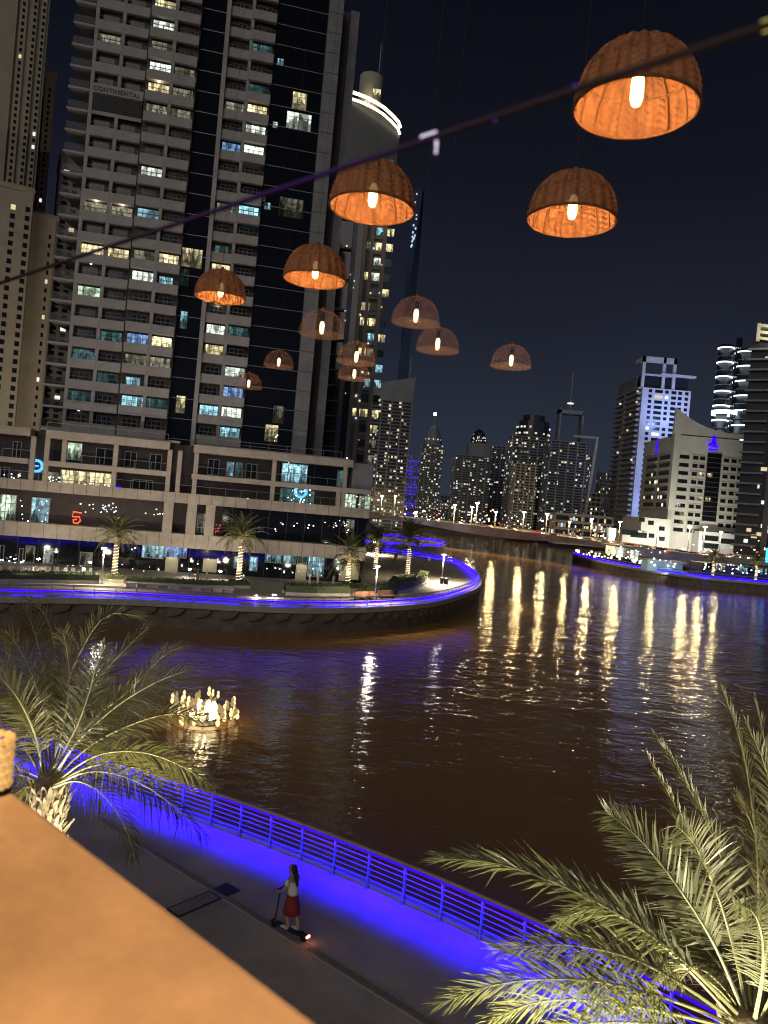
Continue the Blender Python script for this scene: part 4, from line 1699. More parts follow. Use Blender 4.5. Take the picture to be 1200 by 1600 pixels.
# ------------------------------------------------------------------ street lamps
def street_lamp(px, py, h, D, label, warm=False, power=0, base_z=0, group='street lamps', r=.28, head='bulbw'):
    p = at(px, py, D)
    z = p.z
    t = thing('street_lamp', label, 'street lamp', (p.x, p.y, base_z), 0, group)
    H_ = z-base_z
    k = MB()
    k.tube([(0, 0, 0), (0, 0, H_*.5), (0, 0, H_-.05)], [.1*r/.28, .075*r/.28, .06*r/.28], 8)
    k.lathe([(.2, 0), (.2, .15), (.1, .2)], 8)
    k.build('pole', M['pole'], t, True)
    k = MB()
    k.lathe([(0, .18), (r*1.3, .12), (r*1.5, .02), (r*1.2, .0)], 12, (0, 0, H_))
    k.build('cap', M['pole'], t, True)
    k = MB()
    k.lathe([(0, -.18), (r*.7, -.15), (r, 0), (r*1.15, .02)], 12, (0, 0, H_))
    k.build('lamp_head', M[head], t, True)
    if power:
        lamp('lamp_light', 'SPOT', (0, 0, H_-.35), power, (1, .82, .56), t, (0, 0, -1), .2, 162, .4)
    return t


def lamp_ground(px, pyb, pyt, label, power):
    b_ = at_z(px, pyb)
    return street_lamp(px, pyt, 0, b_.y, label, power=power, group='lamp posts on the peninsula')


lamp_ground(163, 912, 856, 'slim lamp post by the hedge before the shops, round white head lit', 3000)
lamp_ground(694, 911, 866, 'lamp post at the blue railing near the tip of the peninsula', 11000)
lamp_ground(590, 942, 884, 'lamp post by the timber benches on the peninsula', 3000)
lamp_ground(585, 866, 846, 'distant lamp post at the podium corner behind the palms', 12000)
spots = [(597, 775, 380, 'below the dark slanted tower, first from podium', 2), (618, 775, 380, 'below the dark slanted tower, second from podium', 2), (711, 789, 390, 'before the stepped tower', 3), (738, 792, 360, 'before the lit glass dome, twin of the next', 3),
         (746, 786, 380, 'before the lit glass dome, taller one', 3), (819, 800, 350, 'before the banded tower', 3), (855, 803, 340, 'before the framed tower', 3), (925, 811, 300, 'before the small dim tower', 3), (969, 815, 280, 'at the hotel low wing', 3),
         (1028, 819, 250, 'by the hotel corner', 2), (1078, 823, 230, 'before the white hotel wing', 3), (1102, 823, 226, 'beside the dark glass bay', 3), (1127, 831, 214, 'at the end of the white hotel wing', 2), (650, 800, 360, 'below the blue office block', 2),
         (775, 800, 350, 'before the plain dark tower', 3), (890, 815, 300, 'below the slanting frame', 2)]
for (px, py, D, where_, r) in spots:
    j_ = min(range(N), key=lambda q_: abs((bl[q_]-EYEV).dot(_R)/(bl[q_]-EYEV).dot(_F)*F+600-px))
    D = bl[j_].y+(13 if r == 2 else 7)
    street_lamp(px, py, 0, D, 'tall sodium street lamp on the road, %s' % where_, r=.25*r*D/300, base_z=bl[j_].z-.85, group='street lamps on the bridge road', head='bulby')
# small lights of shops and traffic across the far bank
k = MB()
for i in range(150):
    px = RN.uniform(585, 960)
    u = (px-585)/375
    py = RN.gauss(795+u*38, 8)
    D = RN.uniform(330, 480)
    p = at(px, py, D)
    if p.z < .3:
        p.z = .5
    dot(k, p, RN.choice([.12, .18, .25, .35]), RN.choice([0, 0, 0, 0, 1, 1, 1, 2]))
for i in range(60):
    px = RN.uniform(960, 1200)
    py = 862+(px-960)*.028+RN.gauss(0, 5)-4
    p = at(px, py, RN.uniform(205, 260))
    dot(k, p, RN.choice([.08, .12, .18]), RN.choice([0, 1, 1, 1, 2]))
o = k.build('distant_lights', [M['bulbs'], M['sparkle'], M['red'], M['neon_blue']])
o['kind'] = 'stuff'

# ------------------------------------------------------------------ far promenade: restaurant and shops
pv = thing('restaurant_pavilion', 'brightly lit restaurant terrace under the bridge beside the blue promenade', 'restaurant', at_z(985, 878))
o0 = pv.location.copy()
pts = [(905, 1, .8), (940, 0, 1.2), (960, 0, 2.4), (980, 0, 2.4), (1000, 1, 2.0)]
for (px0, px1, py0, py1, D, m_) in [(950, 962, 852, 861, 232, 'Y'), (963, 975, 855, 865, 231, 'W'), (976, 986, 857, 867, 230, 'D'), (987, 997, 860, 870, 229, 'W')]:
    a, b_ = at(px0, py0, D), at(px1, py1, D)
    k = MB()
    k.box(a.x-o0.x, b_.x-o0.x, D-o0.y, D-o0.y+2, b_.z-1, a.z)
    k.build('lit_bay', LIT[m_], pv)
k = MB()
a, b_ = at(945, 852, 231), at(1004, 860, 226)
k.box(a.x-o0.x, b_.x-o0.x, 226-o0.y, 236-o0.y, a.z+.1, a.z+.5)
k.build('canopy_roof', M['concrete_d'], pv)
k = MB()
for i in range(40):
    p = at(RN.uniform(915, 1000), 0, 222)
    px = RN.uniform(900, 1005)
    p = at(px, 861+(px-900)*.15+RN.uniform(-4, 5), RN.uniform(215, 228))
    dot(k, p-o0, RN.uniform(.1, .28), RN.choice([0, 0, 1, 1, 0]))
o = k.build('terrace_lights', [M['sparkle'], M['bulbs']], pv)
o['kind'] = 'stuff'
kc = thing('glass_kiosk', 'low glass kiosk with pale teal light and rows of round lamps under the bridge', 'kiosk', at_z(1040, 892))
o1 = kc.location.copy()
a, b_ = at(1013, 869, 206), at(1066, 893, 206)
k = MB()
k.box(a.x-o1.x, b_.x-o1.x, 206-o1.y, 211-o1.y, 0, a.z-1)
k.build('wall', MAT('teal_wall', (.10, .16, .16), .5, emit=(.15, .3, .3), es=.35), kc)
k = MB()
k.box(a.x-o1.x-.5, b_.x-o1.x+.5, 205-o1.y, 212-o1.y, a.z-1.2, a.z-.8)
k.build('roof', M['concrete'], kc)
lm_ = MB()
lm_.lathe([(0, -.3), (.25, -.2), (.3, 0), (.2, .2), (0, .28)], 8)
lme = lm_.mesh('round_lamp', M['bulbc'])
for (px, py) in ((1022, 873), (1031, 876), (1040, 877), (1048, 878), (1055, 880), (1023, 883), (1053, 885), (1018, 878), (1044, 884)):
    link('round_lamp', lme, kc, at(px, py, 205.5)-o1)
sh = thing('waterside_shops', 'dark row of waterside shops with teal lit windows behind two palms', 'shops', at_z(1150, 898))
o2 = sh.location.copy()
a, b_ = at(1098, 878, 205), at(1215, 895, 205)
k = MB()
k.box(a.x-o2.x, b_.x-o2.x+20, 205-o2.y, 214-o2.y, 0, 3.4)
k.build('wall', M['darkwall'], sh)
wmx = MB()
wmx.box(-.7, .7, -.1, 0, -.8, .8)
for (px, py, c) in ((1122, 886, 'W'), (1128, 888, 'W'), (1157, 889, 'C'), (1163, 892, 'C'), (1172, 890, 'T'), (1186, 893, 'C'), (1194, 893, 'C'), (1108, 884, 'T')):
    p = at(px, py, 204.9)
    p.z = max(p.z, 1)
    link('window', wmx.mesh('window', LIT[c]), sh, p-o2)
k = MB()
for i in range(30):
    px = RN.uniform(1098, 1200)
    p = at(px, 885+(px-1098)*.07+RN.uniform(-6, 8), RN.uniform(199, 204))
    dot(k, p-o2, RN.uniform(.06, .16), RN.choice([0, 1, 1]))
o = k.build('terrace_lights', [M['sparkle'], M['bulbc']], sh)
o['kind'] = 'stuff'
k = MB()
p = at(1198, 868, 205)
k.box(-.3, .3, -.2, 0, -2, 2)
k.build('light_sign', GLOW('cyan_sign', (.1, .7, .9), 1.5), sh, loc=p-o2)


# ------------------------------------------------------------------ palms
def frond_mesh(name, ctrl, n, lmax, wid, up, mats, seed, rr=.022, a0=.16, gam=.45, droop=.18, beta=(1.15, .42), ctoc=None, tiplen=.4):
    R_ = random.Random(seed)
    P = smooth_line(ctrl, 12)
    # arc-length resample
    cum = [0]
    for a, b_ in zip(P, P[1:]):
        cum.append(cum[-1]+(b_-a).length)
    Ltot = cum[-1]

    def pos(t):
        s_ = t*Ltot
        for i in range(len(P)-1):
            if s_ <= cum[i+1] or i == len(P)-2:
                f_ = (s_-cum[i])/max(1e-9, cum[i+1]-cum[i])
                return P[i].lerp(P[i+1], f_), (P[i+1]-P[i]).normalized()
    k = MB()
    pts = [pos(i/14)[0] for i in range(15)]
    k.tube(pts, [rr*(1-.85*i/14) for i in range(15)], 5, 1)
    for i in range(n):
        t = a0+(1-a0)*(i+.5)/n
        p, tan = pos(t)
        s = tan.cross(up)
        if s.length < .05:
            s = tan.cross(Vector((0, 1, .1)))
        s.normalize()
        nr = s.cross(tan)
        q_ = (t-a0)/(1-a0)
        prof = min(1, q_*4+.35)*(1-(1-tiplen)*max(0, (q_-.45)/.55)**1.5)
        for side in (-1, 1):
            if R_.random() < .05:
                continue
            l = lmax*prof*R_.uniform(.72, 1.15)
            be = beta[0]*(1-q_)+beta[1]*q_+R_.gauss(0, .11)
            g = gam+R_.gauss(0, .2)
            if R_.random() < .07:
                g -= R_.uniform(.4, 1.0)
                be += R_.uniform(-.3, .4)
            d = tan*cos(be)+(s*side*cos(g)+nr*sin(g))*sin(be)
            w = wid*R_.uniform(.8, 1.15)*(1-.35*q_)
            wd = (tan-d*tan.dot(d)).normalized()
            p2 = p+d*l*.45+Vector((0, 0, -droop*l*.12))
            p3 = p+d*l+Vector((0, 0, -droop*l*R_.uniform(.6, 1.5)))
            n0 = len(k.v)
            k.v += [tuple(p-wd*w*.2), tuple(p+wd*w*.2), tuple(p2+wd*w*.5), tuple(p2-wd*w*.5), tuple(p3)]
            k.f += [(n0, n0+1, n0+2, n0+3), (n0+3, n0+2, n0+4)]
            k.m += [0, 0]
    return k.mesh(name, mats)


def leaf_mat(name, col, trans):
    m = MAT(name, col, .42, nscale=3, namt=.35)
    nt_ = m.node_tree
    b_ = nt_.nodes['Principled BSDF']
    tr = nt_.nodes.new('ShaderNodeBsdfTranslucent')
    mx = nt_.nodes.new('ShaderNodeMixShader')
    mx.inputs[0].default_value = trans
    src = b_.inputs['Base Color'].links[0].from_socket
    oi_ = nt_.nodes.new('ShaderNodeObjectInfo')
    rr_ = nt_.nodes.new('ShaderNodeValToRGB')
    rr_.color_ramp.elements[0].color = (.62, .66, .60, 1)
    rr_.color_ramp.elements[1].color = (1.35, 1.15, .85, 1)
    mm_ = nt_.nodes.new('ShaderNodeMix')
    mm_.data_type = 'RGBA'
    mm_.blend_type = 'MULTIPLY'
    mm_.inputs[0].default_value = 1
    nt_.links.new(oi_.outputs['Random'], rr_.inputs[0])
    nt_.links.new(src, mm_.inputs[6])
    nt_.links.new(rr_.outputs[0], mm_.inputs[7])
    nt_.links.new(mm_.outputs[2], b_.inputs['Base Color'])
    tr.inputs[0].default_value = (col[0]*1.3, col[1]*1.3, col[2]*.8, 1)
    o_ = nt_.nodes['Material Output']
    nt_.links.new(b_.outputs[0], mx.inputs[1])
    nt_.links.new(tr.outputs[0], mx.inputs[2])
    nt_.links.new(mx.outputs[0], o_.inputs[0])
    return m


M['leafA'] = leaf_mat('date_palm_leaf', (.205, .21, .135), .3)
M['leafB'] = leaf_mat('date_palm_leaf_olive', (.12, .118, .066), .3)
M['leafD'] = leaf_mat('shaded_palm_leaf', (.05, .048, .03), .1)  # dimness of the low fronds put into a darker leaf colour
M['leafC'] = leaf_mat('small_palm_leaf', (.10, .115, .045), .3)


def near_palm(label, base, trunk_z, fronds, extra, seed, lmax, leafm, rachis_up):
    t = thing('palm_tree', label, 'palm tree', (base.x, base.y, 0))
    o_ = Vector((base.x, base.y, 0))
    k = MB()
    zs = [0, base.z*.3, base.z*.6, base.z*.85, base.z-.1, base.z+.15]
    k.tube([(0, 0, z) for z in zs], [.3, .24, .23, .25, .3, .16], 14)
    k.build('trunk', M['bark'], t, True)
    # cut leaf bases on the trunk
    bm = MB()
    bm.slab([(-.045, 0), (.045, 0), (.026, .16), (.0, .2), (-.026, .16)], -.018, .018)
    bme_ = bm.mesh('leaf_base', MAT('cut_leaf_base', (.12, .10, .06), .8, nscale=9, namt=.5))
    R_ = random.Random(seed)
    for i in range(150):
        z = base.z-.02-i*.013
        th = i*2.4
        b2_ = link('leaf_base', bme_, t, (.27*cos(th), .27*sin(th), z))
        b2_.scale = (R_.uniform(.5, 1.1), 1, R_.uniform(.5, 1.25))
        b2_.rotation_euler = (Matrix.Rotation(th+pi/2, 3, 'Z') @ Matrix.Rotation(rad(28+R_.uniform(-8, 15)), 3, 'X')).to_euler()
    for i, (path, n, l, kw) in enumerate(fronds):
        ctrl = [at(*q_)-o_ for q_ in path]
        mid = ctrl[len(ctrl)//2]+o_
        tocam = (EYEV-mid).normalized()
        face = kw.get('face', .75)
        up = (tocam*face+Vector((0, 0, 1))*(1-face)*rachis_up).normalized()
        mt = [M[kw.get('mat', leafm)], M['rachis']]
        me = frond_mesh('frond', ctrl, int(n*1.3), l, kw.get('wid', .028)*.92, up, mt, seed+i, kw.get('rr', .024), kw.get('a0', .2), kw.get('gam', .3), kw.get('droop', .12), kw.get('beta', (1.1, .45)))
        link('frond', me, t)
    b0 = Vector((0, 0, base.z))
    for i in range(extra):
        th = R_.uniform(0, 2*pi)
        el = R_.uniform(-.3, 1.2)
        L_ = R_.uniform(2.0, 2.8)
        d = Vector((cos(th)*cos(el), sin(th)*cos(el), sin(el)))
        c2 = [b0, b0+d*L_*.35, b0+d*L_*.72+Vector((0, 0, -.25)), b0+d*L_+Vector((0, 0, -.9))]
        if d.y < -.35 or (kw_block and kw_block(o_+b0+d*L_)):
            continue
        link('frond', frond_mesh('frond', c2, 40, .42, .03, Vector((0, 0, 1)), [M[leafm], M['rachis']], seed+50+i), t)
    return t


kw_block = lambda p: (p.x < 4.2 and p.x > 0)
DB = 8.7
baseR = at(1172, 1600, DB)
frR = [
    ([(1160, 1592, 8.7), (1075, 1508, 8.5), (985, 1440, 8.3), (880, 1385, 8.1), (780, 1350, 8.0), (688, 1341, 8.0)], 74, .66, dict(face=.55, gam=.75, wid=.034, a0=.22, beta=(.62, .30))),
    ([(1165, 1590, 8.7), (1118, 1480, 9.0), (1062, 1390, 9.2), (1000, 1312, 9.3), (945, 1266, 9.3)], 70, .62, dict(face=.85, gam=.2, wid=.032, a0=.26, beta=(.95, .5))),
    ([(1168, 1585, 8.7), (1146, 1480, 9.1), (1118, 1390, 9.3), (1086, 1320, 9.3), (1056, 1290, 9.1)], 66, .60, dict(face=.9, gam=.1, wid=.030, a0=.3, beta=(1.25, .75))),
    ([(1180, 1590, 8.5), (1192, 1520, 8.2), (1190, 1460, 7.9), (1176, 1425, 7.6), (1150, 1412, 7.4)], 54, .50, dict(face=.8, gam=.2, wid=.03, a0=.2, beta=(1.3, .7))),
    ([(1150, 1598, 8.7), (1075, 1545, 8.4), (985, 1497, 8.2), (880, 1476, 8.0), (776, 1484, 7.9)], 64, .50, dict(face=.4, gam=.3, wid=.028, a0=.3, beta=(.9, .4))),
    ([(1145, 1602, 8.7), (1040, 1560, 8.3), (920, 1532, 8.0), (790, 1535, 7.8), (688, 1568, 7.7)], 64, .52, dict(face=.4, gam=.25, wid=.028, a0=.3, beta=(.85, .4))),
    ([(1140, 1606, 8.6), (1030, 1580, 8.2), (910, 1562, 8.0), (830, 1568, 7.9), (765, 1596, 7.8)], 56, .52, dict(face=.4, gam=.25, wid=.028, a0=.3, beta=(.95, .4))),
    ([(1140, 1612, 8.5), (1030, 1600, 8.0), (930, 1598, 7.8), (860, 1610, 7.7)], 44, .5, dict(face=.4, wid=.028, a0=.3)),
    ([(1178, 1590, 8.7), (1186, 1450, 9.3), (1180, 1300, 9.8), (1160, 1170, 10.0), (1128, 1075, 10.0)], 60, .42, dict(face=.7, gam=.5, wid=.026, mat='leafB', beta=(.5, .25))),
    ([(1182, 1590, 8.7), (1204, 1450, 9.0), (1212, 1320, 9.2), (1200, 1210, 9.2), (1165, 1128, 9.1)], 60, .48, dict(face=.8, gam=.3, wid=.028, beta=(.8, .35))),
    ([(1176, 1590, 8.7), (1155, 1440, 9.6), (1120, 1320, 10.1), (1070, 1220, 10.3), (1020, 1145, 10.3)], 56, .40, dict(face=.6, gam=.7, wid=.026, mat='leafB', a0=.4, beta=(.42, .25))),
    ([(1174, 1590, 8.7), (1140, 1450, 9.8), (1095, 1340, 10.3), (1050, 1250, 10.5), (1012, 1180, 10.5)], 48, .34, dict(face=.6, gam=.7, wid=.024, mat='leafB', a0=.45, beta=(.4, .25))),
    ([(1170, 1590, 8.8), (1145, 1540, 9.4), (1110, 1490, 9.9), (1070, 1455, 10.2), (1045, 1470, 10.4)], 44, .5, dict(face=.6, gam=.2, mat='leafB', a0=.4)),
    ([(1184, 1590, 8.7), (1200, 1480, 9.4), (1196, 1380, 9.8), (1175, 1290, 10.0), (1150, 1240, 10)], 50, .45, dict(face=.7, gam=.4, mat='leafB', beta=(.7, .35))),
    ([(1150, 1596, 8.7), (1080, 1520, 8.9), (1000, 1450, 9.0), (930, 1420, 9.1), (870, 1440, 9.1)], 46, .5, dict(face=.35, gam=.2, wid=.026, a0=.4, mat='leafA', beta=(.8, .4))),
    ([(1186, 1596, 8.6), (1230, 1500, 8.6), (1250, 1420, 8.6), (1240, 1350, 8.6), (1200, 1300, 8.6)], 50, .45, dict(face=.8, mat='leafB')),
    ([(1184, 1590, 8.7), (1215, 1440, 9.6), (1215, 1300, 10.0), (1195, 1160, 10.2), (1178, 1090, 10.2)], 50, .40, dict(face=.6, gam=.6, mat='leafB', beta=(.5, .3))),
]
near_palm('large date palm lit from below with crown filling the corner over the railing', baseR, 0, frR, 14, 100, .6, 'leafA', .9)
aimR = Vector((baseR.x, baseR.y, baseR.z+.3))
for (dx, dy, dz, e) in ((-2.6, -1.6, -2.6, 2400), (-.9, -2.8, -1.9, 1500), (-3.6, -.9, -2.6, 2300)):
    p = aimR+Vector((dx, dy, dz))
    lamp('palm_uplight', 'SPOT', p, e, (1.0, .93, .66), None, aimR+Vector((-.9, .1, 1.0))-p, .12, 100, .7)

kw_block = lambda p: False
baseL = at(78, 1222, 12.8)
frL = [
    ([(80, 1215, 12.8), (120, 1160, 12.9), (180, 1105, 13.0), (240, 1068, 13.0), (290, 1048, 13.0)], 60, .66, dict(face=.8, gam=.2, a0=.22)),
    ([(80, 1212, 12.8), (110, 1130, 13.2), (155, 1060, 13.4), (200, 1010, 13.5), (232, 980, 13.5)], 56, .55, dict(face=.7, gam=.5, beta=(.7, .35))),
    ([(76, 1212, 12.8), (100, 1130, 13.0), (108, 1060, 13.1), (104, 1015, 13.1), (98, 985, 13.0)], 56, .66, dict(face=.9, gam=.15)),
    ([(76, 1212, 12.8), (118, 1140, 12.6), (140, 1080, 12.5), (150, 1040, 12.4), (165, 1010, 12.3)], 56, .66, dict(face=.9, gam=.15)),
    ([(70, 1212, 12.8), (72, 1130, 13.0), (52, 1060, 13.2), (28, 1010, 13.3), (8, 985, 13.3)], 58, .72, dict(face=.9, gam=.15)),
    ([(68, 1214, 12.8), (55, 1150, 12.6), (30, 1095, 12.4), (2, 1060, 12.3), (-25, 1040, 12.2)], 56, .66, dict(face=.9)),
    ([(66, 1216, 12.8), (40, 1170, 12.9), (10, 1140, 13.0), (-30, 1120, 13.0)], 46, .6, dict(face=.8)),
    ([(84, 1218, 12.8), (140, 1165, 13.3), (210, 1130, 13.6), (270, 1115, 13.8), (322, 1122, 13.9)], 60, .58, dict(face=.5, gam=.3)),
    ([(86, 1222, 12.7), (150, 1180, 12.8), (220, 1175, 12.9), (280, 1195, 13.0), (332, 1228, 13.0)], 60, .60, dict(face=.4, gam=.2, droop=.3)),
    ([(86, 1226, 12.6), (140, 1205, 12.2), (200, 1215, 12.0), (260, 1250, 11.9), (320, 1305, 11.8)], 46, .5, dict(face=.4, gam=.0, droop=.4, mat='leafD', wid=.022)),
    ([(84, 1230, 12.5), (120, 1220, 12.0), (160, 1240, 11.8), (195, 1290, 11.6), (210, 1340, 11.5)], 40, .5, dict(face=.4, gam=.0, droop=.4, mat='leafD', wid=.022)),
    ([(82, 1212, 12.9), (95, 1100, 13.8), (130, 1010, 14.2), (170, 960, 14.4), (225, 965, 14.5)], 50, .5, dict(face=.6, gam=.5, mat='leafB')),
    ([(78, 1212, 12.9), (75, 1100, 13.8), (60, 1010, 14.2), (40, 955, 14.3), (15, 950, 14.3)], 50, .55, dict(face=.7, mat='leafB')),
    ([(80, 1212, 12.9), (90, 1100, 13.9), (85, 1010, 14.4), (70, 960, 14.6), (40, 930, 14.6)], 50, .5, dict(face=.7, mat='leafB')),
    ([(60, 1220, 12.8), (20, 1210, 12.6), (-20, 1230, 12.5)], 36, .4, dict(face=.5)),
    ([(62, 1228, 12.7), (35, 1232, 12.5), (5, 1262, 12.3)], 30, .35, dict(face=.5)),
    ([(90, 1222, 12.7), (150, 1195, 12.4), (215, 1200, 12.2), (270, 1222, 12.1)], 46, .5, dict(face=.4, gam=.1, droop=.3)),
    ([(84, 1214, 12.8), (140, 1130, 13.1), (200, 1080, 13.3), (255, 1025, 13.4), (285, 1010, 13.4)], 56, .55, dict(face=.7, gam=.4, beta=(.8, .35))),
    ([(64, 1214, 12.9), (30, 1130, 13.4), (10, 1060, 13.7), (20, 1000, 13.8)], 50, .6, dict(face=.8, mat='leafB')),
]
near_palm('date palm by the near promenade railing with arching olive fronds and lit leaf stalks', baseL, 0, frL, 4, 300, .6, 'leafB', .8)
aimL = Vector((baseL.x, baseL.y, baseL.z))
for (dx, dy, dz, e) in ((1.2, -1.6, -2.4, 1900), (-1.4, -.9, -2.0, 1200), (2.4, .2, -1.7, 1300)):
    p = aimL+Vector((dx, dy, dz))
    lamp('palm_uplight', 'SPOT', p, e, (1.0, .88, .62), None, aimL+Vector((.3, .4, .9))-p, .12, 95, .7)


# date palms on the peninsula
def small_palm(label, pxb, pyb, pyc, spread, group, D=None, power=260, seed=1, lit_trunk=True):
    b_ = at_z(pxb, pyb) if D is None else at(pxb, pyb, D)
    D = b_.y
    top = at(pxb+ (pyb-pyc)*.087, pyc, D)
    H_ = top.z
    t = thing('palm_tree', label, 'palm tree', (b_.x, b_.y, 0), 0, group)
    R_ = random.Random(seed)
    k = MB()
    n = 22
    pts, rs = [], []
    for i in range(n):
        f_ = i/(n-1)
        pts.append((0, 0, H_*f_))
        rs.append((.34-.09*f_)*(1.08 if i % 2 else .94) + (.14 if f_ > .93 else 0))
    k.tube(pts, rs, 10)
    k.build('trunk', M['bark'], t)
    L_ = spread*D/1200
    protos = SPM
    for i in range(34):
        th = i*2.39996+R_.uniform(-.2, .2)
        f_ = i/33
        el = rad(80-105*f_+R_.uniform(-8, 8))
        o_ = link('frond', protos[R_.randrange(len(protos))], t, (0, 0, H_))
        o_.rotation_euler = (Matrix.Rotation(th, 3, 'Z') @ Matrix.Rotation(-el, 3, 'Y')).to_euler()
        s_ = L_*R_.uniform(.85, 1.1)/3.0
        o_.scale = (s_, s_, s_)
    if lit_trunk:
        k = MB()
        tn = max(5, int(H_*.75/.34))
        k.tube([((.36-.07*(q_/(tn*6)))*cos(q_*pi/3), (.36-.07*(q_/(tn*6)))*sin(q_*pi/3), .3+H_*.74*q_/(tn*6)) for q_ in range(tn*6)], .026, 4)
        k.build('light_string', M['string'], t)
        for dx, dy in ((-.9, -1.3), (1.0, -1.1)):
            lamp('palm_uplight', 'SPOT', (dx, dy, .3), power*3.2, (1, .86, .55), t, (-dx*.9, -dy*.85, H_*.7), .08, 62, .7)
    return t


SPM = []
for q_ in range(4):
    c2 = [Vector((0, 0, 0)), Vector((1.0, 0, .12)), Vector((2.0, .05*q_, -.05-.06*q_)), Vector((2.8, .08*q_, -.5-.12*q_))]
    SPM.append(frond_mesh('frond', c2, 30, .62, .075, Vector((0, 0, 1)), [M['leafC'], M['rachis']], 700+q_, .035, .12, .25, .25))
G = 'date palms on the peninsula'
small_palm('date palm with lit trunk beside the slim lamp post and hedge', 178, 903, 838, 46, G, seed=1, power=330)
small_palm('date palm with trunk wrapped in light standing in a low round planter', 372, 912, 838, 46, G, seed=2, power=330)
small_palm('date palm with white lit trunk before the teal shop windows', 543, 913, 872, 46, G, seed=3, power=420)
small_palm('date palm half hidden by its taller neighbour near the podium corner', 586, 893, 846, 34, G, seed=4, power=420)
small_palm('tall dark crowned date palm with lit trunk in the round planter', 636, 904, 845, 44, G, seed=5, power=520)
small_palm('small date palm with lit trunk before the waterside shops, nearer the abutment', 1114, 893, 870, 22, 'date palms at the waterside shops', D=199, seed=6, power=420)
small_palm('small date palm with lit trunk before the teal shop windows past the abutment', 1181, 902, 878, 20, 'date palms at the waterside shops', D=199, seed=7, power=420)


# ------------------------------------------------------------------ hedges, planters, benches on the peninsula
def leaf_box(name, label, cat, line, w, h, mat='hedge', group=None, base=None):
    c = line[len(line)//2]
    t = thing(name, label, cat, (c.x, c.y, 0), 0, group)
    o_ = Vector((c.x, c.y, 0))
    k = MB()
    L = []
    n = len(line)
    for i, p in enumerate(line):
        d = (line[min(i+1, n-1)]-line[max(i-1, 0)]).normalized()
        s = Vector((d.y, -d.x, 0))
        L.append((p-o_+s*w/2, p-o_-s*w/2))
    hb_ = .35
    kb = MB()
    for (a, b_), (a2, b2_) in zip(L, L[1:]):
        up_ = Vector((0, 0, hb_))
        kb.face([a, a2, a2+up_, a+up_])
        kb.face([a+up_, a2+up_, b2_+up_, b_+up_])
        kb.face([b2_, b_, b_+up_, b2_+up_])
    kb.build('planter_wall', M['coping'], t)
    R_ = random.Random(len(label))
    length = sum((b_-a).length for a, b_ in zip(line, line[1:]))
    cnt = int(min(2600, length*w*h*55+200))
    for i in range(cnt):
        j = R_.randrange(len(L)-1)
        f_, g = R_.random(), R_.uniform(.06, .94)
        a = L[j][0].lerp(L[j+1][0], f_)
        b_ = L[j][1].lerp(L[j+1][1], f_)
        p = a.lerp(b_, g)+Vector((0, 0, hb_+h*R_.random()**.6))
        s_ = R_.uniform(.08, .17)
        d1 = Vector((R_.gauss(0, 1), R_.gauss(0, 1), R_.gauss(0, .6))).normalized()*s_
        d2 = d1.cross(Vector((R_.gauss(0, 1), R_.gauss(0, 1), R_.gauss(0, 1)))).normalized()*s_*.7
        k.face([p-d1, p+d2, p+d1, p-d2])
    for (a, b_), (a2, b2_) in zip(L, L[1:]):
        lo, hi = Vector((0, 0, hb_)), Vector((0, 0, hb_+h*.8))
        i0 = [a.lerp(b_, .08), a.lerp(b_, .92), a2.lerp(b2_, .08), a2.lerp(b2_, .92)]
        k.face([i0[0]+lo, i0[2]+lo, i0[2]+hi, i0[0]+hi])
        k.face([i0[0]+hi, i0[2]+hi, i0[3]+hi, i0[1]+hi])
    k.build('foliage', M['hedge'], t)
    return t


leaf_box('hedge', 'long clipped hedge before the dark cafe tables', 'hedge', [at_z(x, y) for x, y in ((-20, 908), (40, 909), (100, 910), (152, 911))], 1.6, .8)
leaf_box('hedge', 'low hedge between the slim lamp post and the light wrapped palm', 'hedge', [at_z(x, y) for x, y in ((196, 912), (260, 915), (320, 918), (362, 919))], 1.3, .5)
leaf_box('hedge', 'clipped hedge just past the two ground spotlights', 'hedge', [at_z(x, y) for x, y in ((443, 928), (490, 930), (540, 930))], 2.0, 1.0)
leaf_box('hedge', 'curved hedge around the round planter by the tall palm', 'hedge', smooth_line([at_z(x, y) for x, y in ((565, 930), (600, 928), (632, 922), (655, 913), (661, 904))], 4), 1.8, 1.0)
leaf_box('planter', 'low stone planter with bright leaves at the foot of the first lit palm', 'planter', [at_z(x, y) for x, y in ((166, 908), (178, 908.5), (192, 909))], 2.2, .5)
leaf_box('planter', 'low stone planter with yellow green leaves under the light wrapped palm', 'planter', [at_z(x, y) for x, y in ((360, 917), (374, 917.5), (387, 918))], 2.4, .5)
leaf_box('planter', 'planter with clipped leaves under the palm before the teal windows', 'planter', [at_z(x, y) for x, y in ((531, 922), (545, 922), (558, 921))], 2.4, .5)
leaf_box('planter', 'planter with pale shrubs at the foot of the tall dark crowned palm', 'planter', [at_z(x, y) for x, y in ((622, 910), (637, 908), (650, 903))], 3.0, .4)

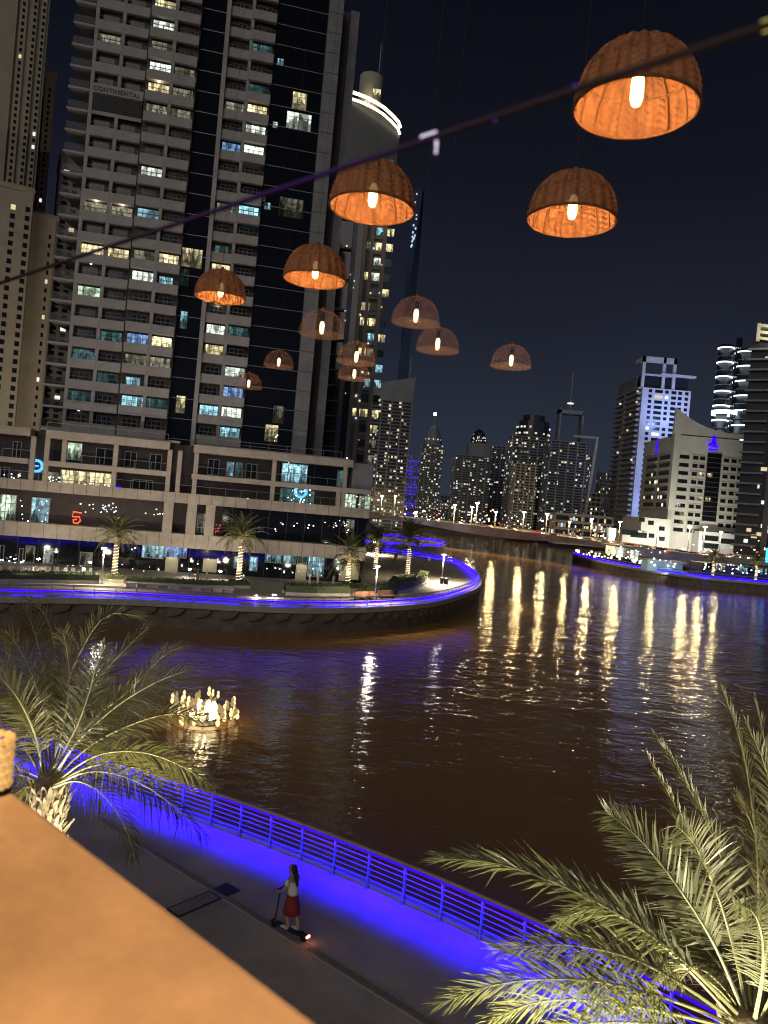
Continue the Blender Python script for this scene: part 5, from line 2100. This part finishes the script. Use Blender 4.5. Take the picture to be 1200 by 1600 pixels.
# stone seat wall made of pale panels
for i, (px, py) in enumerate([(205, 917), (222, 918), (238, 919), (255, 920), (272, 921), (289, 922), (306, 923), (323, 924), (340, 925), (357, 926)]):
    p = at_z(px, py)
    t = thing('stone_seat', 'stone seat block in the row behind the railing, %s' % ['nearest the slim lamp post', 'second from the slim lamp post', 'third from the slim lamp post', 'fourth from the slim lamp post', 'fifth from the slim lamp post', 'sixth from the slim lamp post',
              'fourth from the spotlights', 'third from the spotlights', 'second from the spotlights', 'nearest the spotlights'][i], 'stone seat', p, .25, 'stone seats along the promenade')
    k = MB()
    k.box(-.62, .62, -.25, .25, .38, .5)
    k.build('seat', M['coping'], t)
    k = MB()
    k.box(-.5, .5, -.2, .2, 0, .379)
    k.build('plinth', M['concrete_d' if i % 2 else 'coping'], t)


def bench(px, py, rz, label):
    t = thing('bench', label, 'bench', at_z(px, py), rz, 'timber benches')
    sl_ = MB()
    sl_.box(-1.1, 1.1, -.06, .06, 0, .05)
    me = sl_.mesh('slat', M['timber'])
    for i in range(4):
        link('slat', me, t, (0, -.22+.15*i, .45))
    for i in range(3):
        o_ = link('slat', me, t, (0, .34+.03*i, .58+.15*i))
        o_.rotation_euler = (rad(75), 0, 0)
    lg = MB()
    lg.box(-.04, .04, -.3, .3, 0, .44)
    lg.box(-.04, .04, .28, .36, .3, 1.0)
    me = lg.mesh('leg', M['iron'])
    for x in (-.9, .9):
        link('leg', me, t, (x, 0, 0))


bench(576, 937, .5, 'red brown timber bench on the waterside of the lamp post')
bench(604, 935, .65, 'red brown timber bench between lamp post and curved hedge')
bench(566, 938, .4, 'timber bench end-on beside the long clipped hedge')
for (px, py, lb) in ((690, 912, 'dark litter bin at the foot of the tip lamp post'), (697, 913, 'dark bollard beside the tip lamp post'), (617, 932, 'grey bin past the timber benches'), (447, 925, 'dark bin at the hedge corner by the spotlights')):
    p = at_z(px, py)
    k = MB()
    k.lathe([(0, 0), (.3, 0), (.34, .8), (.36, .85), (.3, .95), (.1, 1.0), (0, 1.0)], 12)
    k.lathe([(.35, .84), (.38, .84), (.38, .9), (.35, .9)], 12)
    o_ = k.build('litter_bin', M['iron'], None, True, p)
    tag(o_, lb, 'bin')
# ground spotlights
for (px, py, lb) in ((400, 930, 'bright ground spotlight nearer the light wrapped palm'), (428, 930, 'bright ground spotlight nearer the clipped hedge'), (60, 874, 'small spotlight shining by the poster case'),
                     (141, 879, 'small spotlight near the first lit palm'), (297, 890, 'small spotlight on the plinth between two beige doors'), (344, 893, 'small spotlight just after the second beige door')):
    p = at_z(px, py+4 if py > 900 else 905)
    if py < 900:
        p = at(px, py, 97 if px > 200 else 93)
    t = thing('spotlight', lb, 'spotlight', (p.x, p.y, 0))
    hz_ = max(.25, p.z)
    k = MB()
    k.lathe([(.12, 0), (.12, .05), (.03, .06), (.03, hz_)], 8)
    k.build('stand', M['iron'], t)
    k = MB()
    k.lathe([(0, -.12), (.16, -.1), (.2, .02), (.0, .04)], 10, (0, -.05, hz_+.08))
    k.build('lamp_head', M['bulbw'], t)
    lamp('spot_glow', 'POINT', (0, -.6, hz_+.3), 60 if py > 900 else 25, (1, .82, .5), t, radius=.15)

# cafe chairs and tables by the shops
ch = None
for i in range(11):
    px = 3+i*14.0
    p = at_z(px, 897.5+i*.25)
    if ch is None:
        ch = thing('cafe_chair', 'x', 'chair', p, .3, 'cafe chairs before the shops')
        k = MB()
        k.box(-.24, .24, -.24, .24, .42, .47)
        k.build('seat', M['white'], ch)
        k = MB()
        k.slab([(-.24, .47), (.24, .47), (.22, .95), (-.22, .95)], .2, .25)
        k.build('backrest', M['white'], ch)
        lg = MB()
        lg.box(-.02, .02, -.02, .02, 0, .42)
        lme_ = lg.mesh('leg', M['iron'])
        for x in (-.2, .2):
            for y in (-.2, .2):
                link('leg', lme_, ch, (x, y, 0))
        c_ = ch
    else:
        c_ = copy_tree(ch)
    c_.location = p
    c_.rotation_euler = (0, 0, RN.uniform(0, 6.28))
    c_['label'] = 'pale cafe chair behind the long hedge, %s from the slim lamp post' % ['eleventh', 'tenth', 'ninth', 'eighth', 'seventh', 'sixth', 'fifth', 'fourth', 'third', 'second', 'first'][i]

# ------------------------------------------------------------------ people
skin_m = MAT('skin', (.42, .26, .18), .5)
hair_m = MAT('dark_hair', (.012, .009, .008), .5)
top_m = MAT('white_top', (.72, .70, .64), .8, nscale=4, namt=.08)
skirt_m = MAT('maroon_skirt', (.22, .02, .018), .8, nscale=4, namt=.15)
shoe_m = MAT('pale_shoes', (.5, .45, .42), .6)


def skin_body(name, joints, edges, mat, parent, root=0, lvl=2):
    me = bpy.data.meshes.new(name)
    me.from_pydata([j[0] for j in joints], edges, [])
    me.materials.append(mat)
    o_ = link(name, me, parent)
    md = o_.modifiers.new('skin', 'SKIN')
    md.use_smooth_shade = True
    for i, j in enumerate(joints):
        v = me.skin_vertices[0].data[i]
        r = j[1]
        v.radius = r if isinstance(r, tuple) else (r, r)
        v.use_root = (i == root)
    s_ = o_.modifiers.new('sub', 'SUBSURF')
    s_.levels = s_.render_levels = lvl
    return o_


def bake(o_):
    dg = bpy.context.evaluated_depsgraph_get()
    me = bpy.data.meshes.new_from_object(o_.evaluated_get(dg))
    me.name = o_.name
    o_.modifiers.clear()
    o_.data = me
    return o_


# rider on a kick scooter, heading along the promenade away to the left
tail, front = at_z(472, 1471), at_z(428, 1449)
hd = math.atan2(front.y-tail.y, front.x-tail.x)
mid = (tail+front)/2
scoot = thing('kick_scooter', 'dark electric kick scooter with glowing red tail light on the near promenade', 'scooter', (mid.x, mid.y, 0), hd)
k = MB()
k.slab([(-.42, .13), (.38, .13), (.42, .18), (-.42, .18)], -.08, .08)
k.build('deck', M['black'], scoot)
k = MB()
k.tube([(.38, 0, .15), (.46, 0, .24), (.40, 0, .7), (.36, 0, 1.08)], .022, 8)
k.build('stem', M['iron'], scoot, True)
k = MB()
k.tube([(.36, -.24, 1.09), (.36, 0, 1.08), (.36, .24, 1.09)], .017, 8)
k.build('handlebar', M['black'], scoot, True)
for x in (-.5, .48):
    k = MB()
    k.lathe([(.03, -.03), (.09, -.03), (.115, -.015), (.115, .015), (.09, .03), (.03, .03)], 18)
    w_ = k.build('wheel', M['black'], scoot, True, (x, 0, .115))
    w_.rotation_euler = (pi/2, 0, 0)
k = MB()
k.slab([(-.64, .2), (-.42, .235), (-.42, .21), (-.62, .17)], -.05, .05)
k.build('mudguard', M['black'], scoot)
k = MB()
k.box(-.67, -.63, -.06, .06, .16, .21)
k.build('tail_light', M['redw'], scoot)
lamp('tail_glow', 'POINT', (-.74, 0, .17), .25, (1, .12, .05), scoot, radius=.03)

rider = thing('person', 'person with long dark hair, white top and maroon skirt riding the scooter', 'person', (mid.x, mid.y, 0), hd, None)
J = [((-.06, 0, .98), (.125, .155)), ((-.05, 0, 1.12), (.10, .13)), ((-.02, 0, 1.28), (.11, .145)), ((.0, 0, 1.42), (.09, .15)), ((.01, 0, 1.50), (.055, .06)), ((.03, 0, 1.58), (.05, .052)), ((.05, 0, 1.66), (.095, .08)), ((.05, 0, 1.76), (.09, .078)), ((.045, 0, 1.81), (.05, .045)),
     ((-.05, .09, .93), .085), ((.02, .10, .58), .062), ((-.06, .07, .26), .042), ((.03, .075, .215), .036), ((.11, .08, .205), .028),
     ((-.08, -.09, .93), .085), ((-.12, -.10, .58), .062), ((-.26, -.08, .27), .042), ((-.17, -.085, .215), .036), ((-.09, -.085, .205), .028),
     ((.0, .19, 1.43), .05), ((.06, .235, 1.19), .038), ((.28, .22, 1.10), .028), ((.36, .21, 1.10), .03),
     ((.0, -.19, 1.43), .05), ((.06, -.235, 1.19), .038), ((.28, -.22, 1.10), .028), ((.36, -.21, 1.10), .03)]
E_ = [(0, 1), (1, 2), (2, 3), (3, 4), (4, 5), (5, 6), (6, 7), (7, 8), (0, 9), (9, 10), (10, 11), (11, 12), (12, 13), (0, 14), (14, 15), (15, 16), (16, 17), (17, 18), (3, 19), (19, 20), (20, 21), (21, 22), (3, 23), (23, 24), (24, 25), (25, 26)]
skin_body('body', J, E_, skin_m, rider)
# fingers round the bar
for sy in (-1, 1):
    for q_ in range(4):
        y = sy*(.185+.018*q_)
        k = MB()
        k.tube([(.345, y, 1.115), (.375, y, 1.12), (.392, y, 1.10), (.385, y, 1.075), (.362, y, 1.068)], [.010, .010, .009, .008, .007], 6)
        k.build('finger', skin_m, rider, True)
    k = MB()
    k.tube([(.335, sy*.19, 1.11), (.345, sy*.175, 1.085), (.365, sy*.17, 1.068)], [.012, .011, .009], 6)
    k.build('thumb', skin_m, rider, True)
skin_body('top', [((-.06, 0, 1.02), (.155, .185)), ((-.05, 0, 1.14), (.125, .155)), ((-.02, 0, 1.29), (.135, .17)), ((0, 0, 1.41), (.10, .165)), ((.0, .17, 1.42), .075), ((.03, .225, 1.30), .066), ((.0, -.17, 1.42), .075), ((.03, -.225, 1.30), .066)],
          [(0, 1), (1, 2), (2, 3), (3, 4), (4, 5), (3, 6), (6, 7)], top_m, rider)
k = MB()
k.lathe([(.14, 1.06), (.17, .96), (.20, .80), (.23, .58), (.215, .58), (.185, .80), (.15, .95)], 20, (-.06, 0, 0))
o_ = k.build('skirt', skirt_m, rider, True)
skin_body('hair', [((.02, 0, 1.80), (.10, .09)), ((-.03, 0, 1.72), (.095, .085)), ((-.09, 0, 1.58), (.06, .07)), ((-.14, 0, 1.42), (.045, .05)), ((-.17, 0, 1.28), (.02, .025))], [(0, 1), (1, 2), (2, 3), (3, 4)], hair_m, rider)
for (x, y) in ((.04, .077), (-.17, -.087)):
    k = MB()
    k.slab([(x-.09, .18), (x+.13, .18), (x+.15, .205), (x+.08, .245), (x-.04, .265), (x-.09, .25)], y-.04, y+.04)
    k.build('shoe', shoe_m, rider)
# face
for sy in (-1, 1):
    k = MB()
    k.lathe([(0, -.012), (.012, 0), (0, .012)], 8, (.135, sy*.035, 1.70))
    k.build('eye', M['black'], rider, True)
    k = MB()
    k.lathe([(0, -.035), (.016, -.02), (.02, .015), (0, .035)], 8, (.045, sy*.085, 1.69))
    k.build('ear', skin_m, rider, True)
k = MB()
k.slab([(.135, 1.70), (.165, 1.665), (.135, 1.655)], -.012, .012)
k.build('nose', skin_m, rider)
k = MB()
k.box(.128, .142, -.022, .022, 1.625, 1.633)
k.build('mouth', skirt_m, rider)

# small standing figures by the shops
JS = [((0, 0, .95), (.10, .14)), ((0, 0, 1.2), (.10, .14)), ((0, 0, 1.42), (.08, .16)), ((0, 0, 1.52), .05), ((0, 0, 1.62), .085), ((0, 0, 1.74), .07),
      ((.02, .1, .9), .08), ((.04, .1, .48), .058), ((.03, .1, .08), .042), ((.12, .1, .04), .03), ((-.02, -.1, .9), .08), ((-.1, -.1, .48), .058), ((-.16, -.1, .08), .042), ((-.07, -.1, .04), .03),
      ((0, .2, 1.4), .045), ((.03, .25, 1.12), .036), ((.1, .24, .88), .03), ((0, -.2, 1.4), .045), ((-.03, -.25, 1.12), .036), ((.0, -.25, .88), .03)]
ES = [(0, 1), (1, 2), (2, 3), (3, 4), (4, 5), (0, 6), (6, 7), (7, 8), (8, 9), (0, 10), (10, 11), (11, 12), (12, 13), (2, 14), (14, 15), (15, 16), (2, 17), (17, 18), (18, 19)]
robe = [((0, 0, .12), (.17, .2)), ((0, 0, .6), (.15, .18)), ((0, 0, .95), (.14, .17)), ((0, 0, 1.2), (.13, .17)), ((0, 0, 1.4), (.09, .17)), ((0, .2, 1.4), .07), ((.03, .25, 1.12), .06), ((0, -.2, 1.4), .07), ((-.03, -.25, 1.12), .06)]
rE = [(0, 1), (1, 2), (2, 3), (3, 4), (4, 5), (5, 6), (4, 7), (7, 8)]
first = None
for (px, py, c, lb, rz) in [(483, 915, 'white', 'person in long white robe standing by the clipped hedge, nearest its corner', .4), (496, 914, 'white', 'person in long white robe standing beside another by the clipped hedge', 2.0),
                            (520, 918, 'white', 'person in white standing alone before the teal windows', 3.5), (308, 911, 'grey', 'person in grey walking before the second beige door, nearer the first', 0.2), (322, 912, 'pale', 'person in pale clothes walking just below the second beige door', .3)]:
    p = at_z(px, py)
    t = thing('person', lb, 'person', p, rz)
    bo = skin_body('body', JS, ES, skin_m, t, lvl=1)
    ro = skin_body('clothing', robe, rE, {'white': top_m, 'grey': MAT('grey_cloth', (.25, .24, .23), .8), 'pale': MAT('pale_cloth', (.5, .45, .4), .8)}[c], t, lvl=1)
    ha = skin_body('hair', [((-.01, 0, 1.78), .075), ((-.05, 0, 1.68), .07)], [(0, 1)], hair_m, t, lvl=1)

# ------------------------------------------------------------------ floor hatch on the near promenade
p = at_z(312, 1409)
h0, h1 = at_z(285, 1420), at_z(338, 1397)
t = thing('floor_hatch', 'dark metal service hatch set flush in the near promenade paving', 'hatch', (p.x, p.y, 0), math.atan2(h1.y-h0.y, h1.x-h0.x))
k = MB()
k.box(-.9, .55, -.28, .28, .004, .02)
k.build('frame', M['iron'], t)
k = MB()
k.box(-.84, .49, -.22, .22, .02, .028)
k.build('cover', M['pave'], t)
k = MB()
k.box(.7, 1.2, -.3, .3, .004, .022)
k.build('grate', M['black'], t)

# slot drain along the promenade
a_, b_ = at_z(487, 1484), at_z(600, 1554)
dd = (b_-a_).normalized()
a_, b_ = a_-dd*10, b_+dd*5
t = thing('slot_drain', 'pale slot drain running along the near promenade behind the scooter', 'drain', (a_.x, a_.y, 0), math.atan2(dd.y, dd.x))
Ld = (b_-a_).length
k = MB()
for y in (-.16, .11):
    k.box(0, Ld, y, y+.05, .004, .02)
k.build('edge', M['coping'], t)
gm2 = MB()
gm2.box(0, .48, -.108, .108, .004, .014)
for i in range(6):
    gm2.box(.03+i*.075, .065+i*.075, -.1, .1, .0141, .018)
gme = gm2.mesh('grate', M['pave'])
for i in range(int(Ld/.5)):
    link('grate', gme, t, (i*.5, 0, 0))

# ------------------------------------------------------------------ candle holder's reflection, built as a solid bead cluster on the canal
fl = thing('candle_holder_reflection', 'reflection of the glowing beaded candle holder, built on the water beyond the olive palm', 'lantern', at_z(318, 1128, WZ))
S = 45*1.0/1200
crystal = GLOW('crystal_glow', (1.0, .74, .34), 1.5)
hot = GLOW('crystal_hot', (1.0, .80, .42), 4.0)
k = MB()
k.lathe([(0, .0), (.9, 0), (.95, .05), (.8, .08), (0, .08)], 24)
k.build('added_base', M['iron'], fl)
for r_, z_ in ((1.95, .05), (1.9, .62)):
    k = MB()
    k.tube([(r_*cos(2*pi*i/32), r_*sin(2*pi*i/32), z_) for i in range(33)], .02, 5, cap=False)
    k.build('hoop', M['iron'], fl, True)
bd = MB()
bd.lathe([(0, 0), (.09, .08), (.13, .3), (.07, .5), (.11, .66), (.05, .85), (0, .9)], 8)
bme1, bme2, bme3 = bd.mesh('crystal_bead', crystal), bd.mesh('crystal_bead', hot), bd.mesh('crystal_bead', GLOW('crystal_dim', (1.0, .66, .28), .45))
for i in range(78):
    th = RN.uniform(0, 2*pi)
    r_ = 2.0*RN.choice([.98, .95, .9, .8, .65])
    z_ = RN.choice([.1, .15, .6, .7, 1.0])+RN.uniform(-.06, .1)
    o_ = link('crystal_bead', RN.choice([bme1, bme1, bme3, bme3]), fl, (r_*cos(th), r_*sin(th), z_))
    s_ = RN.uniform(.45, .95)
    o_.scale = (s_*1.2, s_*1.2, s_*.85)
for i in range(9):
    th = 2*pi*i/9
    o_ = link('crystal_bead', bme2, fl, (.65*cos(th), .65*sin(th)-.2, .25))
    o_.scale = (1.7, 1.7, 1.1)
lamp('lantern_light', 'POINT', (0, 0, 1.4), 220, (1, .7, .35), fl, radius=.4)

# ------------------------------------------------------------------ lamp reflections, built as hanging wicker lamps on added cords
wick = MAT('wicker', (.30, .13, .045), .65, nscale=30, namt=.4, stretch=(1, 1, .35))


def wicker_mat(name, clear, col):
    m = MAT(name, col, .6, nscale=26, namt=.45, stretch=(1, 1, .12))
    nt_ = m.node_tree
    b_ = nt_.nodes['Principled BSDF']
    tl = nt_.nodes.new('ShaderNodeBsdfTranslucent')
    tl.inputs[0].default_value = (col[0]*.9, col[1]*.6, col[2]*.4, 1)
    tp = nt_.nodes.new('ShaderNodeBsdfTransparent')
    m1, m2 = nt_.nodes.new('ShaderNodeMixShader'), nt_.nodes.new('ShaderNodeMixShader')
    m1.inputs[0].default_value = .03
    m2.inputs[0].default_value = clear
    L = nt_.links.new
    L(b_.outputs[0], m1.inputs[1])
    L(tl.outputs[0], m1.inputs[2])
    L(m1.outputs[0], m2.inputs[1])
    L(tp.outputs[0], m2.inputs[2])
    L(m2.outputs[0], nt_.nodes['Material Output'].inputs[0])
    return m


M['wick1'] = wicker_mat('wicker_tight', .02, (.34, .155, .065))
M['ghost'] = wicker_mat('ghost_film', .62, (.55, .30, .18))  # film of an added disc imitating a faint reflection's filled rim
M['ghost'].node_tree.nodes['Mix Shader'].inputs[0].default_value = .5
M['wick2'] = wicker_mat('wicker_ghost', .91, (.46, .24, .14))  # faintness of the far reflections put into see-through wicker
M['bulb_b'] = GLOW('filament_bulb', (1.0, .66, .24), 9)
M['bulb_d'] = GLOW('filament_bulb_dim', (1.0, .78, .42), 3.2)


def shade_mesh(mat):
    k = MB()
    seg, rings = 80, 26
    R0, Hh = .25, .27
    n0 = 0
    for i in range(rings+1):
        t = i/rings
        a = t*pi/2*.97
        r, z = R0*cos(a)**.8, Hh*sin(a)
        for j in range(seg):
            th = 2*pi*j/seg
            wv = .0022*(1 if ((j//2)+i) % 2 else -1)+.0055*(1 if j % 4 < 2 else -1)
            k.v.append(((r+wv)*cos(th), (r+wv)*sin(th), z))
    for i in range(rings):
        for j in range(seg):
            j2 = (j+1) % seg
            k.f.append((i*seg+j, i*seg+j2, (i+1)*seg+j2, (i+1)*seg+j))
            k.m.append(0)
    k.f.append(tuple(rings*seg+j for j in range(seg)))
    k.m.append(0)
    return k.mesh('shade', mat)


shade_b, shade_d = shade_mesh(M['wick1']), shade_mesh(M['wick2'])


def ring(r, z, t_, seg=40):
    k = MB()
    k.tube([(r*cos(2*pi*i/seg), r*sin(2*pi*i/seg), z) for i in range(seg+1)], t_, 6, cap=False)
    return k


rim_b, rim_d = ring(.252, 0, .008).mesh('rim', M['wick1']), ring(.252, 0, .007).mesh('rim', M['wick2'])
inr_b, inr_d = ring(.215, .14, .005).mesh('inner_hoop', M['wick1']), ring(.215, .14, .004).mesh('inner_hoop', M['wick2'])
stk = MB()
stk.tube([(.246*cos(a)**.8-.006, 0, .27*sin(a)) for a in [i*pi/2*.95/10 for i in range(11)]], .005, 5)
stake_b, stake_d = stk.mesh('stake', M['wick1']), stk.mesh('stake', M['wick2'])
df = MB()
df.lathe([(0, .012), (.12, .009), (.245, .004)], 32)
diff_me = df.mesh('ghost_disc', M['ghost'])
kb = MB()
kb.lathe([(0, -.065), (.018, -.055), (.026, -.03), (.026, .05), (.016, .075), (.0, .08)], 12)
bulb_b, bulb_d = kb.mesh('bulb', M['bulb_b']), kb.mesh('bulb', M['bulb_d'])
ks = MB()
ks.lathe([(.0, .07), (.02, .07), (.022, .13), (.012, .15), (0, .15)], 10)
sock = ks.mesh('socket', M['black'])
kf = MB()
kf.lathe([(0, .26), (.02, .265), (.024, .285), (.012, .305), (0, .31)], 10)
fin = kf.mesh('finial', M['wick1'])


def pendant(px, py, wpx, bright, label, group):
    D = .5*1200/wpx
    p = at(px, py, D)
    t = thing('pendant_lamp', label, 'pendant lamp', p, RN.uniform(0, 1), group)
    link('shade', shade_b if bright else shade_d, t)
    link('rim', rim_b if bright else rim_d, t)
    link('inner_hoop', inr_b if bright else inr_d, t)
    link('bulb', bulb_b if bright else bulb_d, t, (0, 0, .07))
    link('socket', sock, t, (0, 0, .08))
    link('finial', fin, t)
    for i in range(14):
        link('stake', stake_b if bright else stake_d, t, (0, 0, 0), i*pi/7)
    topz = at(px, -160, D).z
    k = MB()
    k.tube([(0, 0, .33), (0, 0, topz-p.z)], .0012, 4)
    k.build('cord', M['black'], t)
    if not bright:
        link('ghost_disc', diff_me, t)
    if bright:
        lamp('bulb_light', 'POINT', (0, 0, .03), 21.0, (1, .56, .25), t, radius=.03)
    else:
        lamp('bulb_light', 'POINT', (0, 0, .03), 5.0, (1, .55, .28), t, radius=.03)
    return t


GB, GD = 'bright lamp reflections built as wicker lamps', 'faint lamp reflections built as see-through wicker lamps'
pendant(993, 170, 188, 1, 'largest bright reflected wicker dome lamp, highest in the sky by the glass edge', GB)
pendant(893, 345, 136, 1, 'bright reflected wicker dome lamp alone against the dark sky over the far hotel', GB)
pendant(581, 326, 132, 1, 'bright reflected wicker dome lamp before the crowned tower', GB)
pendant(492, 437, 97, 1, 'bright reflected wicker dome lamp before the dark glass curtain wall', GB)
pendant(344, 465, 78, 1, 'smaller bright reflected wicker dome lamp before the balcony tower', GB)
pendant(649, 505, 74, 0, 'faint reflected wicker lamp in the sky just past the crowned tower, upper of two', GD)
pendant(683, 548, 66, 0, 'faint reflected wicker lamp in the sky past the crowned tower, lower of two', GD)
pendant(798, 573, 62, 0, 'faint reflected wicker lamp alone low in the sky over the banded tower', GD)
pendant(502, 523, 70, 0, 'faint reflected wicker lamp under the bright one at the curtain wall', GD)
pendant(435, 573, 46, 0, 'smallest faint reflected wicker lamp on the dark glass of the balcony tower', GD)
pendant(556, 567, 60, 0, 'faint reflected wicker lamp on the crowned tower, upper of two', GD)
pendant(553, 592, 50, 0, 'faint reflected wicker lamp on the crowned tower, lower of two', GD)
pendant(388, 606, 42, 0, 'tiny faint reflected wicker lamp over a lit cyan balcony window', GD)

# ------------------------------------------------------------------ window ledge, glass edge and beaded candle holder close to the camera
LZ = 10.75
e0, e1 = at_z(0, 1216, LZ), at_z(512, 1600, LZ)
d = (e1-e0).normalized()
nrm = Vector((d.y, -d.x, 0))
if nrm.dot(Vector((0, 0, 0))-e0) < 0:
    nrm = -nrm
ledge_m = MAT('warm_plaster', (.64, .51, .37), .42, nscale=2.6, namt=.42, bscale=5, bstr=.6)  # mottling paints the ceiling's soft reflection into the plaster colour
a, b_ = e0-d*1.5, e1+d*.9
ld = thing('ledge', 'wide sand coloured window ledge glowing orange under warm lamp light', 'ledge', (a.x, a.y, LZ), math.atan2(d.y, d.x))
L_ = (b_-a).length
sgn = 1 if (Matrix.Rotation(-math.atan2(d.y, d.x), 3, 'Z') @ nrm).y > 0 else -1
k = MB()
prof = [(0, -.35), (0, -.012), (sgn*.004, -.004), (sgn*.012, 0), (sgn*.9, 0), (sgn*.9, -.35)]
n0 = len(k.v)
kk = len(prof)
k.v += [(0, y, z) for y, z in prof]+[(L_, y, z) for y, z in prof]
for i in range(kk):
    j = (i+1) % kk
    k.f.append((i, j, kk+j, kk+i))
    k.m.append(0)
k.f += [tuple(range(kk)), tuple(reversed(range(kk, 2*kk)))]
k.m += [0, 0]
k.build('slab', ledge_m, ld)
# pendant over the ledge just out of view, the lamp that lights it
c0 = (e0+e1)/2+nrm*.35
t = thing('pendant_lamp', 'wicker lamp hanging over the ledge above the camera', 'pendant lamp', (c0.x-.25, c0.y-.1, LZ+1.35))
link('shade', shade_b, t)
link('bulb', bulb_b, t, (0, 0, .05))
lamp('bulb_light', 'SPOT', (0, 0, -.05), 80, (1, .50, .175), t, (0, 0, -1), .12, 125, .5)

# polished glass top edge of the wind screen above the ledge
gz = 11.47
g0, g1 = at_z(-60, 461, gz), at_z(1260, 14, gz)
d2 = (g1-g0).normalized()
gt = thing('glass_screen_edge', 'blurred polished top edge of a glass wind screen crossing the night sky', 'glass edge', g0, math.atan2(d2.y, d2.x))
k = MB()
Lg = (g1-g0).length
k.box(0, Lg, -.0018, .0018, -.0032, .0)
gm = MAT('glass_edge_painted_sheen', (.035, .034, .04), .8, spec=0, nscale=9, namt=.6)
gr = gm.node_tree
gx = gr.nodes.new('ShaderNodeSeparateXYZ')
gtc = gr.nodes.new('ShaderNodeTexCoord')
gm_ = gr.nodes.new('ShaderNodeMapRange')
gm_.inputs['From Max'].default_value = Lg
sheen_ramp = gr.nodes.new('ShaderNodeValToRGB')  # painted sheen along the edge: dark, caught blue light, then grey
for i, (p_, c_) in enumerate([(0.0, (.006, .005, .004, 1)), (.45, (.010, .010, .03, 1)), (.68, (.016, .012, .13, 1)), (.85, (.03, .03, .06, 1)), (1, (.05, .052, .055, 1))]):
    e_ = sheen_ramp.color_ramp.elements[i] if i < 2 else sheen_ramp.color_ramp.elements.new(p_)
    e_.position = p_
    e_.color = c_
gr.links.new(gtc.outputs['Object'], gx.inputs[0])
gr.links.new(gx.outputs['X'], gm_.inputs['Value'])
gr.links.new(gm_.outputs[0], sheen_ramp.inputs[0])
gr.links.new(sheen_ramp.outputs[0], gr.nodes['Principled BSDF'].inputs['Base Color'])
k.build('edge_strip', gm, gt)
for (px, py, c, nm, s_) in ((670, 218, (.9, .75, 1.0), 'clip', .006), (1197, 40, (1, .8, .2), 'painted_glint', .003), (795, 175, (.3, 1, .5), 'painted_glint', .0022), (772, 184, (.4, .2, 1), 'painted_glint', .0022), (900, 139, (.2, .1, 1), 'painted_glint', .0025), (808, 171, (.8, .6, .2), 'painted_glint', .0015)):
    p = at_z(px, py, gz+.001)
    k = MB()
    if nm == 'clip':
        k.tube([(-.008, 0, .004), (.006, 0, .004), (.008, 0, -.006), (.008, 0, -.012)], .0012, 5)
    else:
        dot(k, (0, 0, 0), s_*.7, 0)
    o_ = k.build('screen_'+nm, GLOW(nm+'_light', c, 1.0 if nm == 'clip' else .8), gt)  # specks glow as painted glints; the clip's shine is emission too
    o_.location = Matrix.Rotation(-gt.rotation_euler.z, 3, 'Z') @ (p-g0)

# beaded candle holder at the edge of view on the ledge
pc = at_z(-19, 1236, LZ)
ca = thing('candle_holder', 'warm glowing beaded candle holder standing on the orange ledge', 'candle holder', (pc.x, pc.y, LZ))
k = MB()
k.lathe([(0, 0), (.030, 0), (.031, .004), (.028, .006), (0, .006)], 20)
k.build('base', M['iron'], ca, True)
bd = MB()
bd.lathe([(0, -.006), (.0042, -.0042), (.006, 0), (.0042, .0042), (0, .006)], 8)
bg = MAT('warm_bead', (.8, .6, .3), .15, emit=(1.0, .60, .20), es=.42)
bme_ = bd.mesh('bead', bg)
for lv in range(6):
    for i in range(14):
        th = 2*pi*(i+.5*(lv % 2))/14
        link('bead', bme_, ca, (.026*cos(th), .026*sin(th), .012+lv*.0125))
k = MB()
k.lathe([(0, .006), (.018, .006), (.018, .05), (0, .05)], 14)
k.build('candle', GLOW('candle_wax', (1.0, .6, .22), 1.2), ca, True)

print('OBJECTS', len(bpy.data.objects))
